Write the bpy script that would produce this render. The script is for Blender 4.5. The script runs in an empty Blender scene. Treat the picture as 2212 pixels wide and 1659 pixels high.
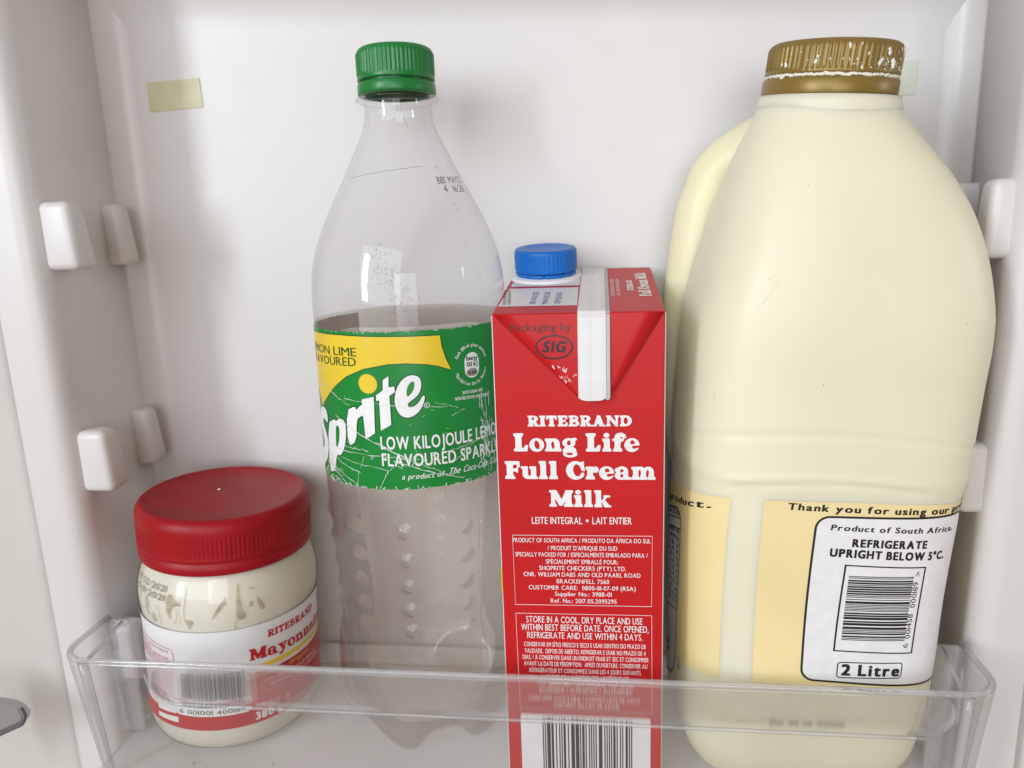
import math
import numpy as np
import bpy, bmesh, math, random

from mathutils import Vector, Matrix
random.seed(7)
R = math.radians
LIFT = 1000.0                      # the camera is 1 m above the ground; shapes are in mm around it
S = 0.001
sc = bpy.context.scene
COL = sc.collection

# ---------------------------------------------------------------- camera
cd = bpy.data.cameras.new("camera"); cam = bpy.data.objects.new("camera", cd); COL.objects.link(cam); sc.camera = cam
cd.sensor_fit = 'HORIZONTAL'; cd.sensor_width = 36.0; cd.lens = 36.0*1600/2212; cd.clip_start = 0.01; cd.clip_end = 50
cd.dof.use_dof = True; cd.dof.focus_distance = 0.275; cd.dof.aperture_fstop = 11.5
yw, pt, rl = R(7), R(12.3), R(-2.0)
_f = Vector((-math.sin(yw)*math.cos(pt), math.cos(yw)*math.cos(pt), -math.sin(pt))); _r0 = Vector((math.cos(yw), math.sin(yw), 0)); _u0 = _r0.cross(_f)
_r = _r0*math.cos(rl) + _u0*math.sin(rl); _u = _u0*math.cos(rl) - _r0*math.sin(rl)
cam.matrix_world = Matrix(((_r.x, _u.x, -_f.x, 0), (_r.y, _u.y, -_f.y, 0), (_r.z, _u.z, -_f.z, LIFT*S), (0, 0, 0, 1)))

# ---------------------------------------------------------------- room light: two windows, the dim bounce of the room and an added fill
w = bpy.data.worlds.new("World"); sc.world = w; w.use_nodes = True
bg = w.node_tree.nodes['Background']; bg.inputs[0].default_value = (1.0, 0.72, 0.50, 1); bg.inputs[1].default_value = 0.33
def area_light(name, az, el, dist, sx, sy, watts, color, aim=(-40, 330, -60)):
    l = bpy.data.lights.new(name, 'AREA'); l.shape = 'RECTANGLE'; l.size = sx; l.size_y = sy; l.energy = watts; l.color = color
    o = bpy.data.objects.new(name, l); COL.objects.link(o)
    d = Vector((math.sin(R(az))*math.cos(R(el)), -math.cos(R(az))*math.cos(R(el)), math.sin(R(el))))
    a = Vector((aim[0]*S, aim[1]*S, (aim[2] + LIFT)*S)); o.location = a + d*dist
    o.rotation_euler = (-d).to_track_quat('-Z', 'Y').to_euler()
    return o
area_light("left_window_light", -38, 15, 1.7, 0.20, 0.85, 11, (0.82, 0.92, 1.0))
area_light("side_window_light", 84, 3, 1.6, 0.20, 0.4, 2.6, (0.62, 0.83, 1.0), (-170, 300, 75))
area_light("room_light", -20, 18, 2.2, 1.9, 1.5, 28, (0.82, 0.92, 1.0))
area_light("fill_light", 9, 5, 1.9, 0.8, 0.8, 9, (0.93, 0.96, 1.0))  # added fill to brighten the lower shelf, no known source
sc.view_settings.view_transform = 'Standard'; sc.view_settings.look = 'None'; sc.view_settings.exposure = -0.12; sc.view_settings.gamma = 1
sc.render.engine = 'CYCLES'; sc.cycles.use_denoising = True; sc.cycles.max_bounces = 16; sc.cycles.transparent_max_bounces = 24
sc.cycles.transmission_bounces = 12; sc.cycles.caustics_refractive = True; sc.cycles.caustics_reflective = False; sc.cycles.blur_glossy = 0.6
sc.cycles.sample_clamp_indirect = 4.0

# ---------------------------------------------------------------- materials
def new_mat(name):
    m = bpy.data.materials.new(name); m.use_nodes = True; nt = m.node_tree; nt.nodes.clear()
    return m, nt, nt.nodes.new('ShaderNodeOutputMaterial')
def plastic(name, col, rough=0.4, spec=0.5, coat=0.0, metal=0.0, sss=0.0, srad=(1, .8, .5), sscale=0.006, mottle=0.0, mscale=40, bump=0.0, bscale=400, aniso=(1, 1, 1), rvar=0.0, dirt=None, thin=None):
    m, nt, out = new_mat(name); N = nt.nodes.new; L = nt.links.new
    p = N('ShaderNodeBsdfPrincipled'); L(p.outputs[0], out.inputs[0])
    p.inputs['Base Color'].default_value = (*col, 1); p.inputs['Roughness'].default_value = rough; p.inputs['Specular IOR Level'].default_value = spec
    p.inputs['Coat Weight'].default_value = coat; p.inputs['Coat Roughness'].default_value = 0.06; p.inputs['Metallic'].default_value = metal
    if sss: p.inputs['Subsurface Weight'].default_value = sss; p.inputs['Subsurface Radius'].default_value = srad; p.inputs['Subsurface Scale'].default_value = sscale
    tc = N('ShaderNodeTexCoord'); mp = N('ShaderNodeMapping'); mp.inputs['Scale'].default_value = aniso; L(tc.outputs['Object'], mp.inputs[0])
    base = None
    if mottle:
        n = N('ShaderNodeTexNoise'); n.inputs['Scale'].default_value = mscale; n.inputs['Detail'].default_value = 5; L(mp.outputs[0], n.inputs['Vector'])
        r = N('ShaderNodeMapRange'); r.inputs[1].default_value = .3; r.inputs[2].default_value = .7; r.inputs[3].default_value = 1 - mottle; r.inputs[4].default_value = 1 + mottle; L(n.outputs[0], r.inputs[0])
        h = N('ShaderNodeHueSaturation'); h.inputs['Color'].default_value = (*col, 1); L(r.outputs[0], h.inputs['Value']); L(h.outputs[0], p.inputs['Base Color']); base = h.outputs[0]
    if dirt:
        dcol, dscale, lo, hi = dirt
        n = N('ShaderNodeTexNoise'); n.inputs['Scale'].default_value = dscale; n.inputs['Detail'].default_value = 8; n.inputs['Roughness'].default_value = .65; L(mp.outputs[0], n.inputs['Vector'])
        r = N('ShaderNodeMapRange'); r.inputs[1].default_value = lo; r.inputs[2].default_value = hi; L(n.outputs[0], r.inputs[0])
        x = N('ShaderNodeMix'); x.data_type = 'RGBA'; L(r.outputs[0], x.inputs[0]); x.inputs[7].default_value = (*dcol, 1)
        if base: L(base, x.inputs[6])
        else: x.inputs[6].default_value = (*col, 1)
        L(x.outputs[2], p.inputs['Base Color'])
    if rvar:
        n = N('ShaderNodeTexNoise'); n.inputs['Scale'].default_value = 60; n.inputs['Detail'].default_value = 6; L(tc.outputs['Object'], n.inputs['Vector'])
        r = N('ShaderNodeMapRange'); r.inputs[3].default_value = max(rough - rvar, .03); r.inputs[4].default_value = rough + rvar; L(n.outputs[0], r.inputs[0]); L(r.outputs[0], p.inputs['Roughness'])
    if bump:
        n = N('ShaderNodeTexNoise'); n.inputs['Scale'].default_value = bscale; n.inputs['Detail'].default_value = 4; L(mp.outputs[0], n.inputs['Vector'])
        b = N('ShaderNodeBump'); b.inputs['Strength'].default_value = 1; b.inputs['Distance'].default_value = bump*S; L(n.outputs[0], b.inputs['Height']); L(b.outputs[0], p.inputs['Normal'])
    if thin:                      # a smear: covers more or less from place to place
        lo, hi, ts = thin; n = N('ShaderNodeTexNoise'); n.inputs['Scale'].default_value = ts; n.inputs['Detail'].default_value = 3; L(tc.outputs['Object'], n.inputs['Vector'])
        r = N('ShaderNodeMapRange'); r.inputs[1].default_value = .3; r.inputs[2].default_value = .7; r.inputs[3].default_value = lo; r.inputs[4].default_value = hi; L(n.outputs[0], r.inputs[0]); L(r.outputs[0], p.inputs['Alpha'])
    return m
def clear(name, tint=(.97, .97, .97), edge=(.72, .72, .74), ior=1.5, rough=0.03, milk=0.0, milkcol=(.8, .8, .8), blur=0.0, bump=0.0, bscale=150):
    """thin clear sheet: light goes straight through, less of it at a slant; Fresnel reflection on top"""
    m, nt, out = new_mat(name); N = nt.nodes.new; L = nt.links.new
    lw = N('ShaderNodeLayerWeight'); lw.inputs['Blend'].default_value = 0.35
    c = N('ShaderNodeMix'); c.data_type = 'RGBA'; c.inputs[6].default_value = (*tint, 1); c.inputs[7].default_value = (*edge, 1); L(lw.outputs['Facing'], c.inputs[0])
    t = N('ShaderNodeBsdfTransparent'); L(c.outputs[2], t.inputs[0]); body = t.outputs[0]
    if blur:
        g = N('ShaderNodeBsdfRefraction'); g.inputs['IOR'].default_value = 1.12; g.inputs['Roughness'].default_value = blur; g.inputs[0].default_value = (1, 1, 1, 1)
        x = N('ShaderNodeMixShader'); x.inputs[0].default_value = .6; L(body, x.inputs[1]); L(g.outputs[0], x.inputs[2]); body = x.outputs[0]
    if milk:
        d = N('ShaderNodeBsdfDiffuse'); d.inputs[0].default_value = (*milkcol, 1)
        x = N('ShaderNodeMixShader'); x.inputs[0].default_value = milk; L(body, x.inputs[1]); L(d.outputs[0], x.inputs[2]); body = x.outputs[0]
    gl = N('ShaderNodeBsdfGlossy'); gl.inputs['Roughness'].default_value = rough
    fa = N('ShaderNodeLayerWeight'); fa.inputs['Blend'].default_value = .5     # Schlick, the same from both sides of the sheet
    pw = N('ShaderNodeMath'); pw.operation = 'POWER'; L(fa.outputs['Facing'], pw.inputs[0]); pw.inputs[1].default_value = 5
    f0 = ((ior - 1)/(ior + 1))**2; fr = N('ShaderNodeMath'); fr.operation = 'MULTIPLY_ADD'; L(pw.outputs[0], fr.inputs[0]); fr.inputs[1].default_value = (1 - f0)*.8; fr.inputs[2].default_value = f0
    x = N('ShaderNodeMixShader'); L(fr.outputs[0], x.inputs[0]); L(body, x.inputs[1]); L(gl.outputs[0], x.inputs[2]); L(x.outputs[0], out.inputs[0])
    if bump:
        tc = N('ShaderNodeTexCoord'); n = N('ShaderNodeTexNoise'); n.inputs['Scale'].default_value = bscale; n.inputs['Detail'].default_value = 2; L(tc.outputs['Object'], n.inputs['Vector'])
        b = N('ShaderNodeBump'); b.inputs['Distance'].default_value = bump*S; L(n.outputs[0], b.inputs['Height']); L(b.outputs[0], gl.inputs['Normal']); L(b.outputs[0], fa.inputs['Normal'])
    return m
def liquid(name, col, ior=1.33, through=.5):
    m, nt, out = new_mat(name); N = nt.nodes.new; L = nt.links.new
    r = N('ShaderNodeBsdfRefraction'); r.inputs['IOR'].default_value = ior; r.inputs['Roughness'].default_value = 0; r.inputs[0].default_value = (*col, 1)
    t = N('ShaderNodeBsdfTransparent'); t.inputs[0].default_value = (*col, 1)
    x = N('ShaderNodeMixShader'); x.inputs[0].default_value = through; L(r.outputs[0], x.inputs[1]); L(t.outputs[0], x.inputs[2])
    d = N('ShaderNodeBsdfTranslucent'); d.inputs[0].default_value = (1.0, .87, .76, 1)       # warm scatter put in to brighten the drink, for missing bounced light
    y = N('ShaderNodeMixShader'); y.inputs[0].default_value = .07; L(x.outputs[0], y.inputs[1]); L(d.outputs[0], y.inputs[2]); L(y.outputs[0], out.inputs[0])
    return m
M = {}
M['liner'] = plastic('white_liner_plastic', (.675, .65, .635), .36, .5, mottle=.025, mscale=9, rvar=.06, bump=.02, bscale=900, dirt=((.60, .55, .45), 60, .70, .9))
M['flange'] = plastic('white_gasket_plastic', (.58, .56, .52), .55, .4, mottle=.05, mscale=14)
M['tape'] = plastic('yellowed_tape', (.56, .52, .33), .38, .5, mottle=.07, mscale=120)
M['tape_pale'] = plastic('pale_tape', (.62, .63, .54), .38, .5, mottle=.05, mscale=120)
M['mark'] = plastic('dark_speck', (.12, .11, .10), .6)
M['clear'] = clear('clear_shelf_plastic', (.985, .985, .982), (.90, .90, .90), milk=.03, milkcol=(.92, .92, .92), bump=.03, bscale=60)  # small white share paints in the veil of room reflections
M['clear_floor'] = clear('clear_floor_plastic', (.975, .975, .97), (.92, .91, .91), milk=.5, milkcol=(.92, .91, .89), rough=.12, bump=.03, bscale=60)
M['clear_rail'] = clear('frosted_rail_plastic', (.985, .985, .98), (.90, .90, .90), milk=.045, milkcol=(.94, .93, .93), blur=.16, rough=.12)
M['clear_edge'] = clear('shelf_edge_plastic', (.93, .93, .93), (.74, .735, .735), rough=.05, milk=.2, milkcol=(.95, .95, .95))
M['pet'] = clear('clear_bottle_plastic', (.988, .985, .988), (.91, .90, .915), ior=1.5, rough=.02, bump=.05, bscale=90)
M['water'] = liquid('clear_soft_drink', (1.0, .985, .96), 1.33, .78)  # warm tint stands in for light bounced off the door
M['grey_clear'] = clear('grey_clear_plastic', (.86, .86, .87), (.45, .45, .46), rough=.08, milk=.12, milkcol=(.4, .4, .42))
M['grey_dark'] = plastic('dark_plastic_edge', (.12, .12, .125), .3)
M['drop'] = clear('water_droplets', (.96, .96, .97), (.84, .84, .86), ior=1.35, rough=.02)
M['green_cap'] = plastic('green_cap_plastic', (.008, .19, .035), .34, .5, mottle=.06, bump=.01)
M['label_green'] = plastic('green_label_film', (.004, .225, .035), .30, .5, mottle=.07, mscale=70)
M['label_yellow'] = plastic('yellow_label_print', (.80, .57, .035), .32, .5, mottle=.04, mscale=70)
M['label_darkgreen'] = plastic('dark_green_print', (.004, .10, .02), .34)
M['print_white'] = plastic('white_print', (.84, .83, .84), .38, mottle=.04, mscale=200)
M['print_black'] = plastic('black_print', (.018, .016, .018), .42)
M['print_grey'] = plastic('grey_print', (.35, .26, .27), .42)
M['print_ink'] = plastic('ink_jet_print', (.07, .07, .075), .5)
M['ink_faint'] = plastic('faint_ink_print', (.24, .24, .24), .5)
M['wall_mark'] = plastic('faint_wall_mark', (.46, .43, .40), .5)
M['print_blue'] = plastic('blue_ink_print', (.10, .16, .42), .5)
M['scuff'] = plastic('worn_white_film', (.66, .70, .66), .6)
M['carton_red'] = plastic('red_carton_print', (.54, .011, .014), .42, .3, mottle=.05, mscale=25, bump=.5, bscale=22)
M['carton_white'] = plastic('white_carton_board', (.76, .75, .75), .42, mottle=.03, mscale=60, bump=.02, bscale=300)
M['carton_grey'] = plastic('grey_carton_edge', (.50, .50, .51), .5)
M['carton_print_dark'] = plastic('dark_red_print', (.035, .004, .006), .4)
M['blue_cap'] = plastic('blue_cap_plastic', (.002, .145, .56), .38, .4, bump=.012)
M['spout'] = plastic('white_spout_plastic', (.78, .78, .79), .35)
M['jug'] = plastic('cream_jug_plastic', (.82, .785, .60), .43, .5, sss=.5, srad=(1, .85, .45), sscale=.009, mottle=.03, mscale=14, rvar=.06, bump=.14, bscale=38)
M['handle'] = plastic('cream_handle_plastic', (.84, .79, .54), .42, .5, sss=.55, srad=(1, .85, .45), sscale=.009, bump=.12, bscale=420)
M['jug_yellow'] = plastic('yellow_jug_print', (.88, .73, .38), .36, .5, mottle=.05, mscale=30)
M['gold_cap'] = plastic('gold_cap_plastic', (.25, .16, .035), .36, .5, metal=.25, mottle=.14, mscale=90, bump=.02)
M['residue'] = plastic('dried_custard', (.84, .81, .70), .65, bump=.05, bscale=900)
M['lid'] = plastic('red_lid_plastic', (.33, .004, .009), .44, .3, mottle=.10, mscale=45, bump=.012, bscale=700, rvar=.08)
M['mayo'] = plastic('mayonnaise', (.85, .825, .74), .45, .4, sss=.3, srad=(1, .85, .6), sscale=.003, mottle=.05, mscale=70, aniso=(1, 1, .35))
M['jar'] = clear('clear_jar_plastic', (.97, .965, .95), (.80, .77, .70), rough=.03, bump=.06, bscale=70)
M['oil'] = plastic('oily_gap', (.50, .44, .31), .4, mottle=.25, mscale=260, thin=(.30, .8, 330))
M['smear'] = plastic('grey_smear', (.55, .53, .48), .4, mottle=.2, mscale=300, thin=(.25, .65, 300))
M['jar_red'] = plastic('red_jar_print', (.50, .012, .020), .36, mottle=.05, mscale=60)
M['jar_label'] = plastic('white_jar_label', (.80, .79, .81), .36, mottle=.02, mscale=60)
M['jar_pink'] = plastic('thin_red_print', (.62, .16, .19), .4)
M['gold_print'] = plastic('gold_print', (.62, .36, .05), .4)

# ---------------------------------------------------------------- object helpers
def tag(o, label=None, cat=None, group=None, kind=None):
    for k, v in (('label', label), ('category', cat), ('group', group), ('kind', kind)):
        if v: o[k] = v
    return o
def empty(name, loc, label, cat, group=None):
    o = bpy.data.objects.new(name, None); COL.objects.link(o); o.empty_display_size = .01
    o.location = (loc[0]*S, loc[1]*S, (loc[2] + LIFT)*S); tag(o, label, cat, group); return o
def origin(o):
    p = Vector((0, 0, 0))
    while o is not None: p += o.location; o = o.parent
    return p
def mesh(name, verts, faces, mats, parent=None, smooth=True, matidx=None, kind=None, label=None):
    o0 = origin(parent) if parent else Vector((0, 0, 0))
    V = np.asarray(verts, float)*S; V[:, 2] += LIFT*S; V -= np.array(o0)
    me = bpy.data.meshes.new(name); me.from_pydata(V.tolist(), [], faces)
    for m in (mats if isinstance(mats, (list, tuple)) else [mats]): me.materials.append(M[m])
    if matidx is not None: me.polygons.foreach_set('material_index', matidx)
    if smooth: me.polygons.foreach_set('use_smooth', [True]*len(me.polygons))
    me.update()
    o = bpy.data.objects.new(name, me); COL.objects.link(o); o.parent = parent
    if kind: o['kind'] = kind
    if label: o['label'] = label
    return o
def bm_out(bm):
    bm.verts.ensure_lookup_table(); bm.verts.index_update(); v = [tuple(x.co) for x in bm.verts]; f = [[q.index for q in p.verts] for p in bm.faces]; bm.free(); return v, f
def join(*vf):
    V, F = [], []
    for v, f in vf:
        b = len(V); V += [tuple(map(float, p)) for p in v]; F += [[i + b for i in q] for q in f]
    return V, F
def grid(fn, us, vs, closed=False, cap0=False, cap1=False):
    V = [fn(u, v) for v in vs for u in us]; n = len(us); F = []
    for j in range(len(vs) - 1):
        for i in range(n if closed else n - 1):
            k = (i + 1) % n; F.append([j*n + i, j*n + k, (j + 1)*n + k, (j + 1)*n + i])
    if cap0: F.append(list(range(n))[::-1])
    if cap1: F.append([(len(vs) - 1)*n + i for i in range(n)])
    return V, F
def lathe(prof, c, n=96, rmod=None, place=None, cap0=False, cap1=False):
    def fn(a, k):
        r, z = prof[k]; rr = r if rmod is None else r + rmod(a, k, z)
        x, y = rr*math.sin(a), -rr*math.cos(a)
        return tuple(place(x, y, z)) if place else (c[0] + x, c[1] + y, z)
    return grid(fn, [2*math.pi*i/n for i in range(n)], range(len(prof)), True, cap0, cap1)
def box(x0, x1, y0, y1, z0, z1, bev=0.0, seg=2):
    bm = bmesh.new(); bmesh.ops.create_cube(bm, size=1)
    for v in bm.verts: v.co = Vector(((x0 + x1)/2 + v.co.x*(x1 - x0), (y0 + y1)/2 + v.co.y*(y1 - y0), (z0 + z1)/2 + v.co.z*(z1 - z0)))
    if bev: bmesh.ops.bevel(bm, geom=bm.edges[:], offset=bev, segments=seg, profile=.5, affect='EDGES')
    return bm_out(bm)
def tube(path, rad, n=16, cap=True, flat=1.0):
    P = [Vector(p) for p in path]; rs = rad if hasattr(rad, '__len__') else [rad]*len(P); V, F = [], []; side = None
    for i, p in enumerate(P):
        t = (P[min(i + 1, len(P) - 1)] - P[max(i - 1, 0)]).normalized()
        if side is None: side = t.cross(Vector((0, 1, 0.01))).normalized()
        side = (side - t*side.dot(t)).normalized(); up = t.cross(side)
        for k in range(n):
            a = 2*math.pi*k/n; V.append(tuple(p + side*math.cos(a)*rs[i]*flat + up*math.sin(a)*rs[i]))
    for i in range(len(P) - 1):
        for k in range(n): F.append([i*n + k, i*n + (k + 1) % n, (i + 1)*n + (k + 1) % n, (i + 1)*n + k])
    if cap: F.append(list(range(n))[::-1]); F.append([(len(P) - 1)*n + k for k in range(n)])
    return V, F
def smooth_path(pts, n=8):
    P = [np.array(p, float) for p in pts]; P = [2*P[0] - P[1]] + P + [2*P[-1] - P[-2]]; out = []
    for i in range(1, len(P) - 2):
        for k in range(n):
            t = k/n; out.append(.5*(2*P[i] + (P[i + 1] - P[i - 1])*t + (2*P[i - 1] - 5*P[i] + 4*P[i + 1] - P[i + 2])*t*t + (3*P[i] - P[i - 1] - 3*P[i + 1] + P[i + 2])*t**3))
    return out + [P[-2]]

# ---------------------------------------------------------------- flat print: filled outlines laid onto a surface
def fill(loops):
    """fill outlines (holes by even-odd) -> (verts2d, faces)"""
    cu = bpy.data.curves.new('outline', 'CURVE'); cu.dimensions = '2D'; cu.fill_mode = 'FRONT'
    for L in loops:
        s = cu.splines.new('POLY'); s.points.add(len(L) - 1); s.use_cyclic_u = True
        for p, q in zip(s.points, L): p.co = (q[0], q[1], 0, 1)
    o = bpy.data.objects.new('outline', cu); me = bpy.data.meshes.new_from_object(o)
    v = [(p.co.x, p.co.y) for p in me.vertices]; f = [list(p.vertices) for p in me.polygons]
    bpy.data.objects.remove(o); bpy.data.curves.remove(cu); bpy.data.meshes.remove(me); return v, f
_gl, _txt = {}, {}
def glyph(ch):
    if ch not in _gl:
        cu = bpy.data.curves.new('print', 'FONT'); cu.body = ch; cu.size = 1; cu.resolution_u = 3
        o = bpy.data.objects.new('print', cu); me = bpy.data.meshes.new_from_object(o)
        v = np.array([(p.co.x, p.co.y) for p in me.vertices]).reshape(-1, 2); _gl[ch] = (v, [list(p.vertices) for p in me.polygons])
        bpy.data.objects.remove(o); bpy.data.curves.remove(cu); bpy.data.meshes.remove(me)
    return _gl[ch]
def text2d(s, bold=0.0, spacing=1.0):
    """outline of a line of type (x, y, lift); a heavier face is the same outline struck again a hair to each side"""
    k = (s, bold, spacing)
    if k not in _txt:
        sh = [(0, 0)] if not bold else ([(-1, 0), (1, 0)] if bold < .02 else [(-1, -.6), (1, .6), (-1, .6), (1, -.6), (0, 0)])
        V, F, x = [], [], 0.0
        for ch in s:
            v, f = glyph(ch)
            if not len(v): x += .32*spacing; continue
            lo, hi = v[:, 0].min(), v[:, 0].max()
            for q, (dx, dy) in enumerate(sh):
                b = len(V); V += [(px - lo + x + dx*bold, py + dy*bold, q*.012) for px, py in v]; F += [[i + b for i in g] for g in f]
            x += hi - lo + (.085 + 2.4*bold)*spacing
        _txt[k] = (np.array(V).reshape(-1, 3), F)
    return _txt[k]
_cap = None
def capheight():
    global _cap
    if _cap is None: _cap = float(text2d('H')[0][:, 1].max())
    return _cap
def put(v, f, x0, x1, y, k, slope=0.0, shear=0.0):
    v = np.array(v, float); a, b = v[:, 0].min(), v[:, 0].max(); sx = (x1 - x0)/(b - a); w = v[:, 2] if v.shape[1] > 2 else 0*v[:, 0]
    X = x0 + (v[:, 0] - a)*sx + v[:, 1]*k*shear; Y = y + v[:, 1]*k + (X - x0)*slope
    return list(zip(X, Y, w)), f
def T(s, x0, x1, y, h, slope=0.0, bold=0.0, shear=0.0, spacing=1.0):
    v, f = text2d(s, bold, spacing); return put(v, f, x0, x1, y, h/capheight(), slope, shear)
def turn(sheet, px, py, deg):
    c, s = math.cos(R(deg)), math.sin(R(deg)); return [(px + (p[0] - px)*c - (p[1] - py)*s, py + (p[0] - px)*s + (p[1] - py)*c, p[2] if len(p) > 2 else 0) for p in sheet[0]], sheet[1]
def ring_text(s, cx, cy, r, a0, a1, h, bold=0.0, inward=False):
    out = []
    for i, ch in enumerate(s):
        if ch == ' ': continue
        a = a0 + (a1 - a0)*(i + .5)/len(s); v, f = text2d(ch, bold); k = h/capheight(); wd = (v[:, 0].max() - v[:, 0].min())*k*.85
        x, y = cx + r*math.sin(R(a)), cy + r*math.cos(R(a))
        out.append(turn(put(v, f, x - wd/2, x + wd/2, y, k), x, y, (180 - a) if inward else -a))
    return out
def rect(x0, x1, y0, y1): return [(x0, y0), (x1, y0), (x1, y1), (x0, y1)], [[0, 1, 2, 3]]
def quad(*p): return list(p), [[0, 1, 2, 3]]
def ell(cx, cy, rx, ry, n=28): return [(cx + rx*math.cos(2*math.pi*i/n), cy + ry*math.sin(2*math.pi*i/n)) for i in range(n)]
def rrect(x0, x1, y0, y1, r, n=5):
    P = []
    for cx, cy, a in ((x1 - r, y1 - r, 0), (x0 + r, y1 - r, 90), (x0 + r, y0 + r, 180), (x1 - r, y0 + r, 270)):
        P += [(cx + r*math.cos(R(a + 90*i/n)), cy + r*math.sin(R(a + 90*i/n))) for i in range(n + 1)]
    return P
def chaikin(P, n=2):
    for _ in range(n):
        P = [q for i in range(len(P)) for q in ((.75*P[i][0] + .25*P[(i + 1) % len(P)][0], .75*P[i][1] + .25*P[(i + 1) % len(P)][1]), (.25*P[i][0] + .75*P[(i + 1) % len(P)][0], .25*P[i][1] + .75*P[(i + 1) % len(P)][1]))]
    return P
def stroke(P, w, closed=False):
    V, F = [], []; n = len(P)
    for i in range(n):
        a, b = P[(i - 1) % n if closed else max(i - 1, 0)], P[(i + 1) % n if closed else min(i + 1, n - 1)]
        d = np.array([b[0] - a[0], b[1] - a[1]]); d = d/(np.hypot(*d) + 1e-9); ww = w[i] if hasattr(w, '__len__') else w
        V += [(P[i][0] - d[1]*ww/2, P[i][1] + d[0]*ww/2), (P[i][0] + d[1]*ww/2, P[i][1] - d[0]*ww/2)]
    for i in range(n if closed else n - 1):
        j = (i + 1) % n; F.append([2*i, 2*i + 1, 2*j + 1, 2*j])
    return V, F
def bars(x0, x1, y0, y1, vert=True, seed=1, n=30):
    """bar code: n bars of one to three modules with guard bars at both ends and in the middle"""
    rnd = random.Random(seed); seq = []
    for k in range(n):
        guard = k in (0, 1, n//2 - 1, n//2, n - 2, n - 1); seq.append((1 if guard else rnd.choice((1, 1, 2, 2, 3)), 1 if guard else rnd.choice((1, 1, 1, 2, 2))))
    tot = sum(a + b for a, b in seq) - seq[-1][1]; out = []; t = 0
    for a, b in seq:
        p, q = t/tot, (t + a*1.08)/tot; t += a + b
        out.append(rect(x0 + (x1 - x0)*p, x0 + (x1 - x0)*q, y0, y1) if vert else rect(x0, x1, y0 + (y1 - y0)*p, y0 + (y1 - y0)*q))
    return out
def lay(name, sheets, surf, off, mat, parent, du=None, dv=None, kind=None):
    """lay flat outlines on surf(u, v, off), cut finely enough to follow its curve"""
    bm = bmesh.new()
    for v, f in sheets:
        vs = [bm.verts.new((p[0], p[1], p[2] if len(p) > 2 else 0)) for p in v]
        for q in f:
            try: bm.faces.new([vs[i] for i in q])
            except ValueError: pass
    for ax, st in ((0, du), (1, dv)):
        if not st or not bm.verts: continue
        lo, hi = min(v.co[ax] for v in bm.verts), max(v.co[ax] for v in bm.verts); n = Vector((1, 0, 0)) if ax == 0 else Vector((0, 1, 0))
        k = math.floor(lo/st) + 1
        while k*st < hi:
            bmesh.ops.bisect_plane(bm, geom=bm.verts[:] + bm.edges[:] + bm.faces[:], plane_co=n*(k*st), plane_no=n, dist=1e-5); k += 1
    v, f = bm_out(bm)
    return mesh(name, [surf(p[0], p[1], off + p[2]) for p in v], f, mat, parent, smooth=False, kind=kind)
# ---------------------------------------------------------------- shapes of the containers (mm, camera at the origin)
def crom(pts):
    P = np.array(pts, float); P = P[np.argsort(P[:, 0])]
    z, r = P[:, 0], P[:, 1]; m = np.gradient(r, z)
    def f(q):
        q = np.clip(np.asarray(q, float), z[0], z[-1]); i = np.clip(np.searchsorted(z, q) - 1, 0, len(z) - 2)
        h = z[i + 1] - z[i]; t = (q - z[i]) / h
        return ((2*t**3 - 3*t**2 + 1)*r[i] + (t**3 - 2*t**2 + t)*h*m[i] + (-2*t**3 + 3*t**2)*r[i + 1] + (t**3 - t**2)*h*m[i + 1])
    return f
FLOOR = -228.0
SPR_C = (-79.6, 306.0)
spr_r = crom([(50, 13.2), (45, 13.2), (40, 14.0), (36, 15.4), (30, 18.4), (22, 22.3), (14, 26.5), (6, 30.7), (-2, 34.4), (-10, 37.4), (-18, 39.2),
              (-26, 39.9), (-41, 40.1), (-60, 40.2), (-80, 40.5), (-105, 40.6), (-120, 40.0), (-135, 39.2), (-150, 38.5), (-160, 38.4),
              (-168, 39.0), (-176, 40.6), (-184, 41.8), (-194, 42.0), (-203, 41.2)])
BUMPS = []
def spr(u, z, off=0.0):
    p = u / 40.0; r = spr_r(z) + off
    return np.array([SPR_C[0] + r*np.sin(p), SPR_C[1] - r*np.cos(p), z])
JAR_C = (-178.8, 306.0)
jar_r = crom([(-140, 36.0), (-145, 36.4), (-148, 37.6), (-152, 38.9), (-156, 39.7), (-160, 39.9), (-164, 39.7), (-169, 39.2), (-173, 38.8), (-181, 38.8),
              (-200, 38.9), (-212, 39.2), (-215, 39.4), (-219, 39.1), (-223, 38.0), (-226, 36.0), (-228, 33.0)])
JAR_TILT = math.radians(3)
def jar_place(x, y, z):
    h = z - FLOOR
    return np.array([JAR_C[0] + x*np.cos(JAR_TILT) + h*np.sin(JAR_TILT), JAR_C[1] + y, FLOOR + 1.5 + h*np.cos(JAR_TILT) - x*np.sin(JAR_TILT)])
def jar(u, z, off=0.0):
    p = u / 40.0; r = jar_r(z) + off
    return jar_place(r*np.sin(p), -r*np.cos(p), z)
JUG_C, JUG_YAW, JUG_TILT = (78.0, 300.0), math.radians(5), math.radians(3.2)
JUG_CX = crom([(-230, -1.5), (-205, -0.9), (-190, -.5), (-170, -1.2), (-150, -2.0), (-115, -2.5), (-60, -1.9), (-30, -1.6), (-10, -2.2), (0, -3.2), (10, -4.6), (20, -6.6), (28, -7.9), (34, -9.0), (40, -9.3), (60, -9.6)])
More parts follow.
